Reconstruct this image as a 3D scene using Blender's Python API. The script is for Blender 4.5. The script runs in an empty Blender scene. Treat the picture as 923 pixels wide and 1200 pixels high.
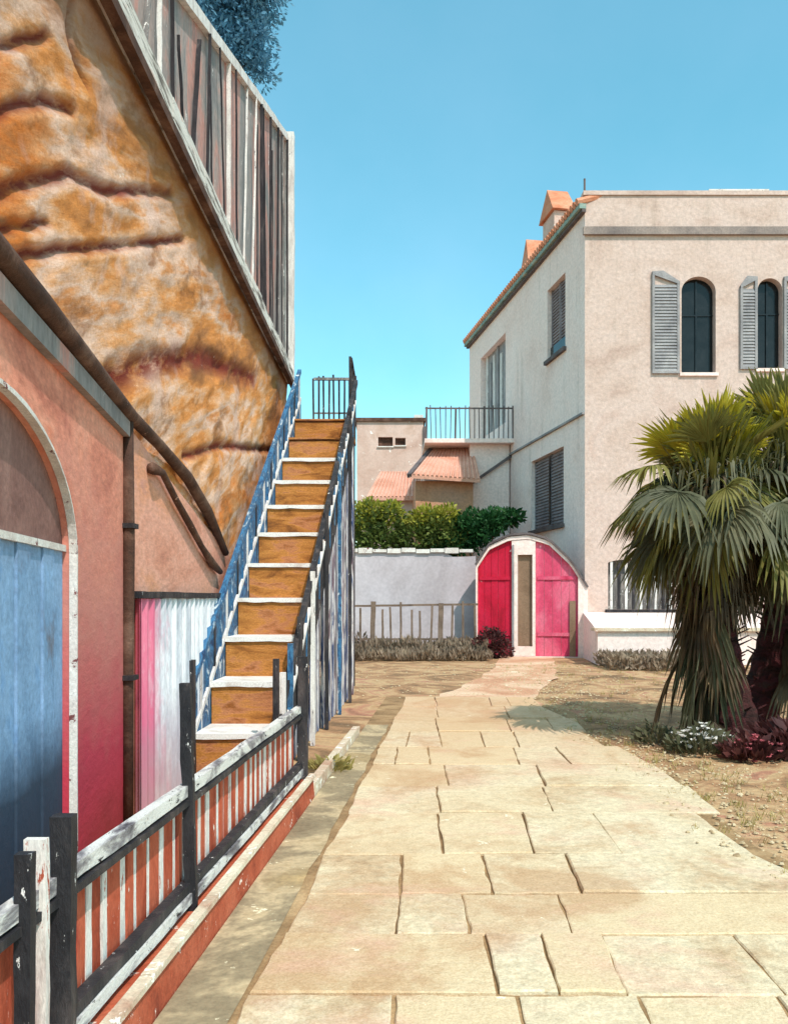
import bpy, bmesh, math, random
from mathutils import Vector, noise, Matrix
random.seed(7)
S = bpy.context.scene
C = S.collection
R = math.radians
# ------------------------------------------------------------ camera, light, exposure
EYE = 1.7
F = 1000.0; HX = 461.5; HY = 700.0            # focal length and horizon in photograph pixels
cam = bpy.data.objects.new('camera', bpy.data.cameras.new('camera')); C.objects.link(cam)
cam.location = (0, 0, EYE); cam.rotation_euler = (R(90), 0, 0)
cam.data.sensor_fit = 'VERTICAL'; cam.data.sensor_height = 36.0; cam.data.sensor_width = 36.0
cam.data.lens = 36.0*F/1200.0; cam.data.shift_y = 100.0/1200.0; cam.data.clip_end = 3000; cam.data.clip_start = .05
S.camera = cam
SUN_TO = Vector((0.30, -0.56, 0.77)).normalized()
w = bpy.data.worlds.new('World'); S.world = w; w.use_nodes = True
nt = w.node_tree; nt.nodes.clear()
out = nt.nodes.new('ShaderNodeOutputWorld'); bg = nt.nodes.new('ShaderNodeBackground')
sky = nt.nodes.new('ShaderNodeTexSky'); sky.sky_type = 'NISHITA'; sky.sun_disc = False
sky.sun_elevation = math.asin(SUN_TO.z); sky.sun_rotation = math.atan2(SUN_TO.x, SUN_TO.y)
sky.air_density = 1.0; sky.dust_density = 0.4; sky.ozone_density = 1.2
hs = nt.nodes.new('ShaderNodeMix'); hs.data_type = 'RGBA'; hs.blend_type = 'MULTIPLY'; hs.inputs[0].default_value = 1
tcw = nt.nodes.new('ShaderNodeTexCoord'); nz = nt.nodes.new('ShaderNodeTexNoise'); nz.inputs['Scale'].default_value = 3.0
nz.inputs['Detail'].default_value = 8; nz.inputs['Roughness'].default_value = .55
crw = nt.nodes.new('ShaderNodeValToRGB')
crw.color_ramp.elements[0].position = .34; crw.color_ramp.elements[0].color = (.60, .93, .82, 1)
crw.color_ramp.elements[1].position = .66; crw.color_ramp.elements[1].color = (.78, 1.00, .88, 1)
nt.links.new(tcw.outputs['Generated'], nz.inputs['Vector']); nt.links.new(nz.outputs['Fac'], crw.inputs[0])
nt.links.new(sky.outputs[0], hs.inputs[6]); nt.links.new(crw.outputs[0], hs.inputs[7])
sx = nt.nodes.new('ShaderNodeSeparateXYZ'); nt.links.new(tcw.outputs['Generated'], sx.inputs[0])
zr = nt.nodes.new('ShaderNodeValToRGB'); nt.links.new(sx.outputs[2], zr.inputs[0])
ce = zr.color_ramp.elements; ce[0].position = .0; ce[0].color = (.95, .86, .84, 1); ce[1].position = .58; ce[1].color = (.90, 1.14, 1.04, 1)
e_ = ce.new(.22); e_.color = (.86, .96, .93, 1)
e_ = ce.new(.74); e_.color = (2.3, 1.75, 1.30, 1)  # unseen upper sky, added whiter and brighter as fill light
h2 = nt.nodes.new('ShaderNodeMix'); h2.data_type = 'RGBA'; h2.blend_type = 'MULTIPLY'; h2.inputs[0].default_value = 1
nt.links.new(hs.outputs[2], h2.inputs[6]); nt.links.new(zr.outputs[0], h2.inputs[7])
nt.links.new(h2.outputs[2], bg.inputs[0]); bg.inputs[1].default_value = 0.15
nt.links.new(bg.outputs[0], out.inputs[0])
sl = bpy.data.lights.new('sun', 'SUN'); sl.energy = 2.0; sl.angle = R(.5); sl.color = (1, .92, .84)
so = bpy.data.objects.new('sun', sl); C.objects.link(so); so.rotation_euler = SUN_TO.to_track_quat('Z', 'Y').to_euler()
S.view_settings.view_transform = 'Standard'; S.view_settings.look = 'None'
S.view_settings.gamma = 1; S.view_settings.exposure = 0.98; S.view_settings.use_curve_mapping = False

def P(px, py, Y):
    return Vector(((px-HX)/F*Y, Y, EYE+(HY-py)/F*Y))

# ------------------------------------------------------------ materials
def lin(c):
    r = []
    for v in c[:3]:
        v /= 255.0
        r.append(v/12.92 if v <= .04045 else ((v+.055)/1.055)**2.4)
    return (r[0], r[1], r[2], 1)
class NB:
    def __init__(s, name):
        s.m = bpy.data.materials.new(name); s.m.use_nodes = True
        s.t = s.m.node_tree; s.b = s.t.nodes['Principled BSDF']
        s.tc = s.t.nodes.new('ShaderNodeTexCoord')
        oi = s.t.nodes.new('ShaderNodeObjectInfo')
        mu = s.n('ShaderNodeVectorMath', operation='SCALE'); mu.inputs[0].default_value = (13.1, 7.7, 5.3)
        s.l(oi.outputs['Random'], mu.inputs['Scale'])
        ad = s.n('ShaderNodeVectorMath', operation='ADD'); s.l(s.tc.outputs['Object'], ad.inputs[0]); s.l(mu.outputs[0], ad.inputs[1])
        s.vec = ad.outputs[0]; s.obj = s.tc.outputs['Object']
    def n(s, t, **k):
        x = s.t.nodes.new(t)
        for a, b in k.items(): setattr(x, a, b)
        return x
    def l(s, a, b): s.t.links.new(a, b)
    def noise(s, scale, detail=6, rough=.6, sc=(1, 1, 1), dist=0.0):
        mp = s.n('ShaderNodeMapping'); mp.inputs['Scale'].default_value = sc; s.l(s.vec, mp.inputs[0])
        z = s.n('ShaderNodeTexNoise'); z.inputs['Scale'].default_value = scale; z.inputs['Detail'].default_value = detail
        z.inputs['Roughness'].default_value = rough; z.inputs['Distortion'].default_value = dist
        s.l(mp.outputs[0], z.inputs['Vector']); return z.outputs['Fac']
    def ramp(s, fac, stops, interp='LINEAR'):
        r = s.n('ShaderNodeValToRGB'); cr = r.color_ramp; cr.interpolation = interp
        cr.elements[0].position, cr.elements[0].color = stops[0][0], lin(stops[0][1])
        cr.elements[1].position, cr.elements[1].color = stops[-1][0], lin(stops[-1][1])
        for p, c in stops[1:-1]:
            e = cr.elements.new(p); e.color = lin(c)
        s.l(fac, r.inputs[0]); return r.outputs[0]
    def mask(s, fac, lo, hi):
        m = s.n('ShaderNodeMapRange'); m.inputs[1].default_value = lo; m.inputs[2].default_value = hi
        s.l(fac, m.inputs[0]); return m.outputs[0]
    def math(s, op, a, b=None):
        m = s.n('ShaderNodeMath', operation=op)
        for i, v in enumerate((a, b)):
            if v is None: continue
            if isinstance(v, (int, float)): m.inputs[i].default_value = v
            else: s.l(v, m.inputs[i])
        return m.outputs[0]
    def mix(s, fac, a, b, mode='MIX'):
        m = s.n('ShaderNodeMix', data_type='RGBA', blend_type=mode)
        if isinstance(fac, (int, float)): m.inputs[0].default_value = fac
        else: s.l(fac, m.inputs[0])
        for i, v in ((6, a), (7, b)):
            if isinstance(v, tuple): m.inputs[i].default_value = lin(v)
            else: s.l(v, m.inputs[i])
        return m.outputs[2]
    def xyz(s):
        x = s.n('ShaderNodeSeparateXYZ'); s.l(s.obj, x.inputs[0]); return x.outputs
    def done(s, col, rough=.85, bumps=(), spec=.25):
        s.l(col, s.b.inputs['Base Color']); s.b.inputs['Roughness'].default_value = rough
        s.b.inputs['Specular IOR Level'].default_value = spec
        prev = None
        for h, st, di in bumps:
            b = s.n('ShaderNodeBump'); b.inputs['Strength'].default_value = st; b.inputs['Distance'].default_value = di
            s.l(h, b.inputs['Height'])
            if prev is not None: s.l(prev, b.inputs['Normal'])
            prev = b.outputs[0]
        if prev is not None: s.l(prev, s.b.inputs['Normal'])
        return s.m

def wash(name, stops, scale=1.5, sc=(1, 1, 1), fleck=None, bump=.35, rough=.85, grain=.10, dist=.6, extra=None, bd=.02):
    """weathered paint or plaster: broad tone changes, fine grain, optional chipped flecks"""
    k = NB(name)
    a = k.noise(scale, 5, .62, sc, dist)
    col = k.ramp(a, stops)
    g = k.noise(scale*22, 3, .7, sc)
    gr = k.ramp(g, [(.3, (255-int(255*grain*1.6),)*3), (.7, (255, 255, 255))])
    col = k.mix(1.0, col, gr, 'MULTIPLY')
    if extra: col = extra(k, col)
    if fleck:
        fc, lo, fs = fleck
        f = k.noise(fs, 6, .75, sc, .3)
        col = k.mix(k.mask(f, lo, lo+.03), col, fc)
    h = k.noise(scale*9, 6, .7, sc)
    return k.done(col, rough, [(h, bump, bd)])

CREAM = (236, 226, 200)
M = {}
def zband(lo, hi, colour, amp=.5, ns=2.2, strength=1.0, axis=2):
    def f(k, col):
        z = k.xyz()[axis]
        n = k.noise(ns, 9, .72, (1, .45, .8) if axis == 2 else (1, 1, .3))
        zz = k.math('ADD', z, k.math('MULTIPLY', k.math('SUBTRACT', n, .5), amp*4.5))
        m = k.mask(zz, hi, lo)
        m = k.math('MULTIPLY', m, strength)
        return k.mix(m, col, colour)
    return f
def chain(*fs):
    def f(k, col):
        for g in fs: col = g(k, col)
        return col
    return f
def drips(k, col):
    n = k.noise(1.6, 7, .7, (1.6, 1.6, .10), .2); n2 = k.noise(.5, 4, .6)
    f = k.math('MULTIPLY', k.mask(n, .54, .70), k.mask(n2, .42, .62))
    col = k.mix(k.math('MULTIPLY', f, .45), col, (150, 134, 120))
    cr_ = k.noise(6, 10, .8)
    return k.mix(k.math('MULTIPLY', k.mask(cr_, .62, .66), .25), col, (176, 156, 140))
M['earth'] = wash('dry_earth', [(.28, (104, 82, 64)), (.40, (148, 116, 86)), (.48, (182, 138, 102)), (.56, (206, 172, 130)), (.64, (190, 134, 108)), (.75, (130, 98, 78))], .9,
                  fleck=((236, 226, 190), .66, 3.0), bump=.8, bd=.04, dist=1.2)
def joints(k, col):
    return col
def stains(k, col):
    at = k.n('ShaderNodeAttribute'); at.attribute_name = 'tone'
    col = k.mix(at.outputs['Fac'], col, (220, 196, 160))
    col = k.mix(k.math('MULTIPLY', k.mask(k.noise(.62, 9, .68, (1, .8, 1), .5), .53, .62), .6), col, (186, 144, 106))
    col = k.mix(k.math('MULTIPLY', k.mask(k.noise(.9, 7, .65, (1, 1.4, 1), .4), .56, .68), .5), col, (218, 172, 152))
    col = k.mix(1.0, col, k.ramp(k.noise(70, 5, .8), [(.36, (228, 220, 210)), (.6, (255, 255, 255))]), 'MULTIPLY')
    y = k.math('ADD', k.xyz()[1], k.math('MULTIPLY', k.noise(.9, 5, .6), 5))
    return k.mix(k.math('MULTIPLY', k.mask(y, 10, 15), .5), col, (196, 150, 112))
M['slab'] = wash('cream_flagstone', [(.26, (184, 148, 112)), (.38, (218, 192, 158)), (.47, (236, 218, 186)), (.56, (240, 224, 194)), (.66, (232, 206, 178)), (.78, (200, 164, 134))], .85, extra=stains,
                 fleck=((236, 226, 202), .66, 4.5), bump=.8, bd=.02, dist=.5)
M['joint'] = wash('sandy_joint', [(.3, (128, 100, 70)), (.5, (170, 136, 98)), (.7, (206, 172, 130))], 2, bump=.6)
M['gutter'] = wash('olive_kerb_shade', [(.3, (136, 118, 94)), (.46, (160, 142, 114)), (.54, (206, 182, 146)), (.62, (172, 148, 112)), (.75, (210, 178, 130))], 1.2, fleck=((240, 228, 196), .62, 4), bump=.5)  # strip beside the kerb: the shade there is put into the colour
M['kerbcap'] = wash('pale_kerb_cap', [(.3, (196, 152, 128)), (.5, (226, 205, 180)), (.7, (240, 228, 205))], 2.4, fleck=((250, 246, 238), .58, 7), bump=.5)
M['kerb'] = wash('terracotta_kerb', [(.28, (140, 62, 44)), (.45, (186, 88, 60)), (.6, (204, 108, 78)), (.75, (168, 72, 56))], 2.2, fleck=((240, 222, 208), .62, 7), bump=.5)
M['picket_red'] = wash('terracotta_board', [(.28, (136, 56, 40)), (.45, (184, 82, 56)), (.6, (204, 104, 76)), (.75, (150, 44, 40))], 2.6, (2, 2, .6), fleck=((240, 228, 218), .635, 9), bump=.4)
M['picket_white'] = wash('flaking_white_board', [(.3, (200, 178, 172)), (.5, (240, 232, 226)), (.8, (246, 242, 238))], 3, (2, 2, .5), fleck=((176, 84, 62), .61, 9), bump=.4)
M['iron'] = wash('dark_worn_iron', [(.3, (30, 30, 36)), (.5, (52, 50, 54)), (.65, (84, 76, 76)), (.8, (120, 110, 108))], 3, (2, 2, .7), fleck=((236, 232, 230), .64, 11), bump=.5, rough=.6)
M['rail'] = wash('worn_white_rail', [(.3, (74, 72, 78)), (.42, (146, 140, 144)), (.52, (230, 226, 222)), (.8, (244, 240, 236))], 5, (1.5, .6, 1.5), fleck=((44, 42, 46), .60, 13), bump=.4, rough=.6)
M['plaster'] = wash('salmon_plaster', [(.28, (190, 122, 104)), (.42, (222, 154, 130)), (.52, (236, 172, 150)), (.64, (230, 160, 126)), (.78, (206, 152, 146))], 1.3, (1, .4, 1), bump=.4, dist=1.2,
                    fleck=((244, 226, 214), .70, 5))
M['arcade'] = wash('salmon_arcade_plaster', [(.28, (196, 116, 96)), (.42, (236, 152, 126)), (.52, (242, 166, 140)), (.64, (236, 138, 104)), (.78, (208, 146, 146))], 1.4, (1, .4, 1), bump=.45, dist=1.2,
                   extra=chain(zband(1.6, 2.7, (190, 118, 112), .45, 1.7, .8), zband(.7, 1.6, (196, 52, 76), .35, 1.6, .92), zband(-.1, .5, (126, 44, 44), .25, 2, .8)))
M['trim'] = wash('white_arch_trim', [(.3, (214, 198, 190)), (.6, (244, 238, 232))], 4, fleck=((120, 70, 70), .60, 9), bump=.4)
M['lunette'] = wash('brown_plaster_lunette', [(.3, (112, 76, 72)), (.5, (146, 106, 98)), (.7, (170, 130, 120))], 1.4, bump=.4, fleck=((240, 230, 222), .70, 8))
def doorwear(k, col):
    col = zband(1.55, 2.1, (110, 108, 114), -.0, 2.2, 0)(k, col)
    return col
M['door'] = wash('blue_door_paint', [(.27, (40, 84, 148)), (.38, (104, 150, 202)), (.5, (146, 180, 218)), (.62, (128, 162, 200)), (.70, (120, 124, 138)), (.85, (176, 174, 184))], 1.7, (.7, .7, .7), bump=.3, dist=1.0,
                 extra=chain(zband(.80, 1.12, (46, 58, 74), .07, 1.6, .95), zband(2.2, 1.8, (104, 104, 114), .10, 1.5, .75)))
M['roof_dark'] = wash('brown_timber', [(.3, (60, 42, 36)), (.5, (92, 64, 52)), (.7, (128, 98, 84))], 3, (1, 1, 1), bump=.6, fleck=((206, 168, 150), .66, 9))
M['coping'] = wash('worn_coping', [(.3, (78, 72, 70)), (.42, (150, 138, 130)), (.5, (228, 220, 212)), (.62, (240, 234, 228)), (.78, (206, 132, 92))], 4.5, (1.3, .35, 3), bump=.5, fleck=((60, 54, 54), .60, 10))
M['screen'] = wash('pink_grey_parapet', [(.28, (126, 122, 122)), (.42, (150, 144, 142)), (.5, (176, 156, 150)), (.58, (208, 150, 138)), (.7, (150, 144, 142))], 1.1, (1, 1, .5), bump=.4, dist=1.0,
                   fleck=((240, 234, 230), .655, 6))
M['slat_grey'] = wash('grey_slat', [(.3, (92, 92, 94)), (.55, (134, 130, 128)), (.75, (186, 178, 172))], 4, (2, 2, .5), bump=.4, fleck=((238, 234, 230), .60, 10))
M['slat_white'] = wash('white_slat', [(.3, (196, 184, 180)), (.55, (238, 232, 228)), (.8, (246, 242, 240))], 4, (2, 2, .5), bump=.4, fleck=((110, 100, 100), .62, 10))
M['slat_dark'] = wash('black_slat', [(.3, (34, 32, 36)), (.55, (58, 54, 58)), (.8, (110, 102, 102))], 4, (2, 2, .5), bump=.4, fleck=((222, 214, 210), .70, 10))
M['blue'] = wash('worn_blue_steel', [(.27, (36, 44, 62)), (.36, (40, 84, 128)), (.45, (72, 128, 170)), (.53, (50, 84, 118)), (.59, (96, 130, 158)), (.66, (226, 232, 236)), (.74, (60, 76, 98))], 3.6, (3, .9, 1.2), bump=.4, rough=.55, dist=.6,
                 fleck=((236, 238, 242), .66, 8))
M['riser'] = wash('ochre_riser', [(.30, (118, 72, 38)), (.42, (176, 112, 54)), (.52, (206, 138, 70)), (.60, (200, 132, 90)), (.70, (158, 94, 46))], 2.6, (.7, 1, 2.4), bump=.5, dist=.6, grain=.16)
M['nosing'] = wash('white_nosing', [(.3, (214, 200, 192)), (.5, (244, 240, 236)), (.8, (248, 246, 244))], 4, fleck=((140, 104, 84), .66, 12), bump=.4)
M['clad'] = wash('streaked_cladding', [(.27, (36, 38, 52)), (.38, (48, 54, 84)), (.44, (62, 84, 134)), (.48, (214, 208, 210)), (.53, (240, 236, 236)), (.57, (134, 104, 116)), (.64, (54, 50, 62)), (.74, (44, 46, 62)), (.85, (96, 124, 166))], 3.4, (3.2, 3.2, .22), bump=.4, rough=.7, dist=.5)
M['corr'] = wash('galvanised_sheet', [(.28, (110, 118, 130)), (.42, (168, 172, 182)), (.54, (208, 208, 214)), (.66, (236, 234, 236)), (.8, (190, 160, 170))], 2.2, (1, 2.4, .35), bump=.2, rough=.5, dist=.6)
M['white_wall'] = wash('white_stucco', [(.28, (242, 210, 200)), (.45, (255, 228, 220)), (.75, (255, 234, 228))], .5, bump=.45, grain=.07, bd=.05, extra=drips)
M['beige_wall'] = wash('beige_stucco', [(.28, (190, 160, 148)), (.42, (208, 180, 168)), (.55, (216, 190, 180)), (.68, (204, 174, 162)), (.8, (194, 170, 164))], .45, bump=.45, grain=.08, bd=.05, dist=1.2, extra=drips)
M['beige_band'] = wash('grey_stained_moulding', [(.3, (122, 110, 108)), (.5, (154, 138, 132)), (.7, (180, 160, 150))], .9, bump=.35, bd=.04)
M['dark'] = wash('dark_glass', [(.3, (26, 28, 30)), (.6, (40, 42, 44)), (.8, (56, 56, 58))], 2, bump=.05, rough=.12)
M['shutter'] = wash('grey_shutter', [(.3, (132, 128, 132)), (.5, (158, 153, 155)), (.72, (182, 176, 176))], 1.5, bump=.3)
M['shutter_mauve'] = wash('mauve_shutter', [(.3, (116, 106, 110)), (.5, (146, 134, 138)), (.72, (170, 158, 162))], 1.5, bump=.3)
M['tile'] = wash('terracotta_tile', [(.28, (188, 104, 70)), (.45, (216, 140, 106)), (.6, (228, 160, 130)), (.75, (206, 126, 96))], 1.4, bump=.4)
M['tile_pale'] = wash('faded_terracotta', [(.28, (200, 140, 116)), (.45, (222, 164, 142)), (.6, (232, 178, 158)), (.75, (214, 150, 126))], .7, bump=.4)
M['gutter_teal'] = wash('verdigris_gutter', [(.3, (110, 128, 122)), (.5, (146, 168, 160)), (.7, (190, 176, 150))], 3, bump=.4)
M['pink_house'] = wash('dusty_pink_wall', [(.28, (178, 140, 126)), (.45, (206, 172, 158)), (.6, (220, 190, 178)), (.75, (196, 160, 140))], .5, bump=.4, grain=.05, fleck=((242, 234, 228), .61, 2.2), extra=drips)
M['ochre_wall'] = wash('tan_wall', [(.28, (188, 128, 98)), (.5, (206, 150, 118)), (.75, (196, 150, 128))], .6, bump=.4)
M['lav_wall'] = wash('lavender_grey_wall', [(.28, (176, 164, 168)), (.5, (200, 190, 196)), (.72, (212, 202, 206))], .5, bump=.3, grain=.05,
                     fleck=((246, 242, 240), .70, 2.5))
M['crimson'] = wash('crimson_gate', [(.28, (156, 16, 40)), (.45, (204, 20, 56)), (.6, (214, 34, 70)), (.78, (176, 16, 44))], 1.4, (1, 1, .6), bump=.3, rough=.6, fleck=((246, 214, 216), .66, 5),
                    extra=zband(.2, .9, (120, 30, 50), .3, 2, .8))
M['rose'] = wash('rose_gate', [(.28, (200, 46, 84)), (.45, (224, 82, 116)), (.6, (234, 116, 142)), (.78, (214, 66, 96))], 1.2, (1, 1, .6), bump=.3, rough=.6, fleck=((248, 220, 222), .68, 5))
M['brown_slit'] = wash('brown_inner_wall', [(.3, (126, 100, 80)), (.6, (150, 122, 100))], 1.2, bump=.3)
M['bars'] = wash('grey_brown_iron', [(.3, (84, 74, 76)), (.6, (118, 106, 106))], 3, bump=.3)
M['picket_brown'] = wash('brown_picket', [(.3, (104, 86, 74)), (.6, (140, 118, 104))], 3, bump=.3)
M['bark'] = wash('maroon_bark', [(.28, (50, 32, 30)), (.45, (82, 48, 46)), (.6, (118, 56, 60)), (.78, (96, 76, 64))], 3.5, (1, 1, 2.2), bump=1.0, bd=.05)
M['stem'] = wash('brown_stem', [(.3, (86, 66, 48)), (.7, (126, 98, 70))], 3)
def leafmat(name, stops, sc=2.0):
    k = NB(name); a = k.noise(sc, 4, .7)
    col = k.ramp(a, stops)
    k.done(col, .55, spec=.3)
    try: k.b.inputs['Subsurface Weight'].default_value = 0
    except Exception: pass
    # thin leaf: some light passes through
    tr = k.n('ShaderNodeBsdfTranslucent'); k.l(col, tr.inputs[0])
    mx = k.n('ShaderNodeMixShader'); mx.inputs[0].default_value = .3
    o = [x for x in k.t.nodes if x.type == 'OUTPUT_MATERIAL'][0]
    k.l(k.b.outputs[0], mx.inputs[1]); k.l(tr.outputs[0], mx.inputs[2]); k.l(mx.outputs[0], o.inputs[0])
    return k.m
M['leaf_yellow'] = leafmat('yellow_green_frond', [(.3, (148, 136, 34)), (.5, (186, 168, 48)), (.7, (204, 186, 74))])
M['leaf_olive'] = leafmat('olive_frond', [(.3, (98, 94, 48)), (.5, (124, 118, 58)), (.7, (148, 138, 84))])
M['leaf_grey'] = leafmat('grey_green_frond', [(.3, (74, 76, 56)), (.5, (96, 96, 72)), (.7, (126, 120, 92))])
M['leaf_dead'] = leafmat('dry_brown_frond', [(.3, (64, 52, 40)), (.5, (94, 76, 56)), (.7, (120, 98, 66))])
M['leaf_amber'] = leafmat('amber_frond', [(.3, (176, 130, 40)), (.7, (210, 164, 64))])
M['hedge_lime'] = leafmat('lime_leaf', [(.3, (112, 116, 40)), (.5, (148, 146, 50)), (.7, (180, 172, 78))])
M['hedge_mid'] = leafmat('mid_green_leaf', [(.3, (74, 88, 44)), (.5, (98, 112, 54)), (.7, (128, 134, 66))])
M['hedge_dark'] = leafmat('dark_green_leaf', [(.3, (30, 66, 36)), (.5, (44, 88, 46)), (.7, (66, 106, 58))])
M['blue_leaf'] = leafmat('blue_grey_leaf', [(.3, (70, 118, 146)), (.5, (92, 140, 168)), (.7, (116, 160, 184))])
M['brush'] = leafmat('dry_brush', [(.3, (112, 96, 80)), (.5, (146, 126, 108)), (.7, (170, 148, 124))])
M['wine_leaf'] = leafmat('wine_red_leaf', [(.3, (58, 34, 34)), (.5, (84, 46, 46)), (.7, (112, 66, 60))])
M['petal_white'] = leafmat('white_petal', [(.3, (226, 220, 216)), (.7, (246, 244, 240))])
M['petal_pink'] = leafmat('pink_petal', [(.3, (206, 96, 110)), (.7, (228, 140, 146))])

# rock: colours from noise, seams from a painted-in geometry attribute (iron-stained beds)
k = NB('ochre_sandstone')
xo = k.xyz()
bed = k.math('SUBTRACT', xo[2], k.math('MULTIPLY', xo[1], .36))
cx_ = k.n('ShaderNodeCombineXYZ'); k.l(xo[0], cx_.inputs[0]); k.l(k.math('MULTIPLY', xo[1], .62), cx_.inputs[1]); k.l(bed, cx_.inputs[2])
k.vec = cx_.outputs[0]
col = k.ramp(k.noise(1.15, 8, .62, (1, .55, 1.5), .25), [(.30, (150, 104, 66)), (.38, (196, 132, 80)), (.44, (230, 152, 82)), (.48, (238, 176, 124)), (.54, (246, 210, 190)), (.59, (236, 168, 114)), (.65, (224, 132, 58)), (.73, (176, 132, 92))])
col = k.mix(k.math('MULTIPLY', k.mask(k.noise(1.3, 4, .6, (1, 1.3, .9), .3), .54, .62), .75), col, (236, 202, 188))
col = k.mix(k.math('MULTIPLY', k.mask(k.noise(2.4, 5, .6, (1.2, .9, 1.2), .3), .56, .66), .7), col, (160, 104, 60))
g = k.noise(40, 6, .8)
col = k.mix(1.0, col, k.ramp(g, [(.36, (222, 212, 204)), (.7, (255, 255, 255))]), 'MULTIPLY')
at = k.n('ShaderNodeAttribute'); at.attribute_name = 'seam'
sf = k.math('MULTIPLY', at.outputs['Fac'], k.mask(k.noise(6, 4, .7, (1, .5, 1)), .25, .5))
col = k.mix(sf, col, (122, 44, 30))
col = k.mix(k.mask(k.noise(5, 6, .75), .68, .70), col, (246, 232, 218))
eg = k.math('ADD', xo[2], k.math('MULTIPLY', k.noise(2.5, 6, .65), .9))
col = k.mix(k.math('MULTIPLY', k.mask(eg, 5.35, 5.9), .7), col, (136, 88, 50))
M['rock'] = k.done(col, .9, [(k.noise(2.6, 9, .7, (1, .6, 2.2)), .45, .06), (k.noise(22, 9, .8), .9, .02)])

# ------------------------------------------------------------ mesh helpers
def link(name, bm, mat, parent=None, smooth=False):
    me = bpy.data.meshes.new(name)
    bmesh.ops.recalc_face_normals(bm, faces=bm.faces[:])
    if smooth:
        for f in bm.faces: f.smooth = True
    bm.to_mesh(me); bm.free()
    me.materials.append(mat)
    o = bpy.data.objects.new(name, me); C.objects.link(o)
    if parent is not None: 
        o.parent = parent; o.matrix_parent_inverse = Matrix.Identity(4)
        # meshes are built in world space; keep them there
        o.location = -Vector(parent.location) if parent.parent is None else Vector((0, 0, 0))
    return o
def tag(o, label=None, cat=None, group=None, kind=None):
    if label: o['label'] = label
    if cat: o['category'] = cat
    if group: o['group'] = group
    if kind: o['kind'] = kind
    return o
def thing(name, loc, label, cat, group=None):
    o = bpy.data.objects.new(name, None); C.objects.link(o); o.location = loc; o.empty_display_size = .3
    return tag(o, label, cat, group)
def quad(bm, *pts):
    return bm.faces.new([bm.verts.new(p) for p in pts])
def hexa(bm, a, b):
    """solid from two quads a, b (4 points each)"""
    va = [bm.verts.new(p) for p in a]; vb = [bm.verts.new(p) for p in b]
    bm.faces.new(va[::-1]); bm.faces.new(vb)
    for i in range(4):
        j = (i+1) % 4
        bm.faces.new((va[i], va[j], vb[j], vb[i]))
def box(bm, lo, hi):
    x0, y0, z0 = lo; x1, y1, z1 = hi
    hexa(bm, [(x0, y0, z0), (x1, y0, z0), (x1, y1, z0), (x0, y1, z0)], [(x0, y0, z1), (x1, y0, z1), (x1, y1, z1), (x0, y1, z1)])
WOB = .4
def bar(bm, p, q, w, h=None, up=Vector((0, 0, 1)), seg=1, wob=0, taper=1.0):
    """rectangular bar from p to q; w across (horizontal), h the other way; optional waviness"""
    h = w if h is None else h
    p = Vector(p); q = Vector(q); d = (q-p).normalized()
    if abs(d.dot(up)) > .98: up = Vector((0, 1, 0))
    s = d.cross(up).normalized(); u = s.cross(d).normalized()
    rings = []; wob *= WOB
    for i in range(seg+1):
        t = i/seg; c = p.lerp(q, t)
        if wob and 0 < i < seg: c = c + s*random.uniform(-wob, wob) + u*random.uniform(-wob, wob)
        k_ = 1+(taper-1)*t
        if wob: k_ *= random.uniform(.95, 1.05)
        a, b = s*(w/2*k_), u*(h/2*k_)
        rings.append([bm.verts.new(c+a+b), bm.verts.new(c-a+b), bm.verts.new(c-a-b), bm.verts.new(c+a-b)])
    bm.faces.new(rings[0]); bm.faces.new(rings[-1][::-1])
    for r0, r1 in zip(rings, rings[1:]):
        for i in range(4):
            j = (i+1) % 4
            bm.faces.new((r0[i], r0[j], r1[j], r1[i]))
def tube(bm, pts, rads, n=10):
    rings = []
    for i, p in enumerate(pts):
        p = Vector(p)
        d = (Vector(pts[min(i+1, len(pts)-1)])-Vector(pts[max(i-1, 0)])).normalized()
        up = Vector((0, 0, 1)) if abs(d.z) < .9 else Vector((0, 1, 0))
        s = d.cross(up).normalized(); u = s.cross(d)
        r = rads[i] if isinstance(rads, (list, tuple)) else rads
        rings.append([bm.verts.new(p+s*math.cos(a)*r+u*math.sin(a)*r) for a in [2*math.pi*j/n for j in range(n)]])
    bm.faces.new(rings[0]); bm.faces.new(rings[-1][::-1])
    for r0, r1 in zip(rings, rings[1:]):
        for i in range(n):
            j = (i+1) % n
            bm.faces.new((r0[i], r0[j], r1[j], r1[i]))
def B(): return bmesh.new()
def prism(bm, poly, d):
    """closed prism: polygon (list of Vector) pushed by vector d"""
    a = [bm.verts.new(p) for p in poly]; b = [bm.verts.new(Vector(p)+d) for p in poly]
    bm.faces.new(a[::-1]); bm.faces.new(b)
    for i in range(len(poly)):
        j = (i+1) % len(poly); bm.faces.new((a[i], a[j], b[j], b[i]))

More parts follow.
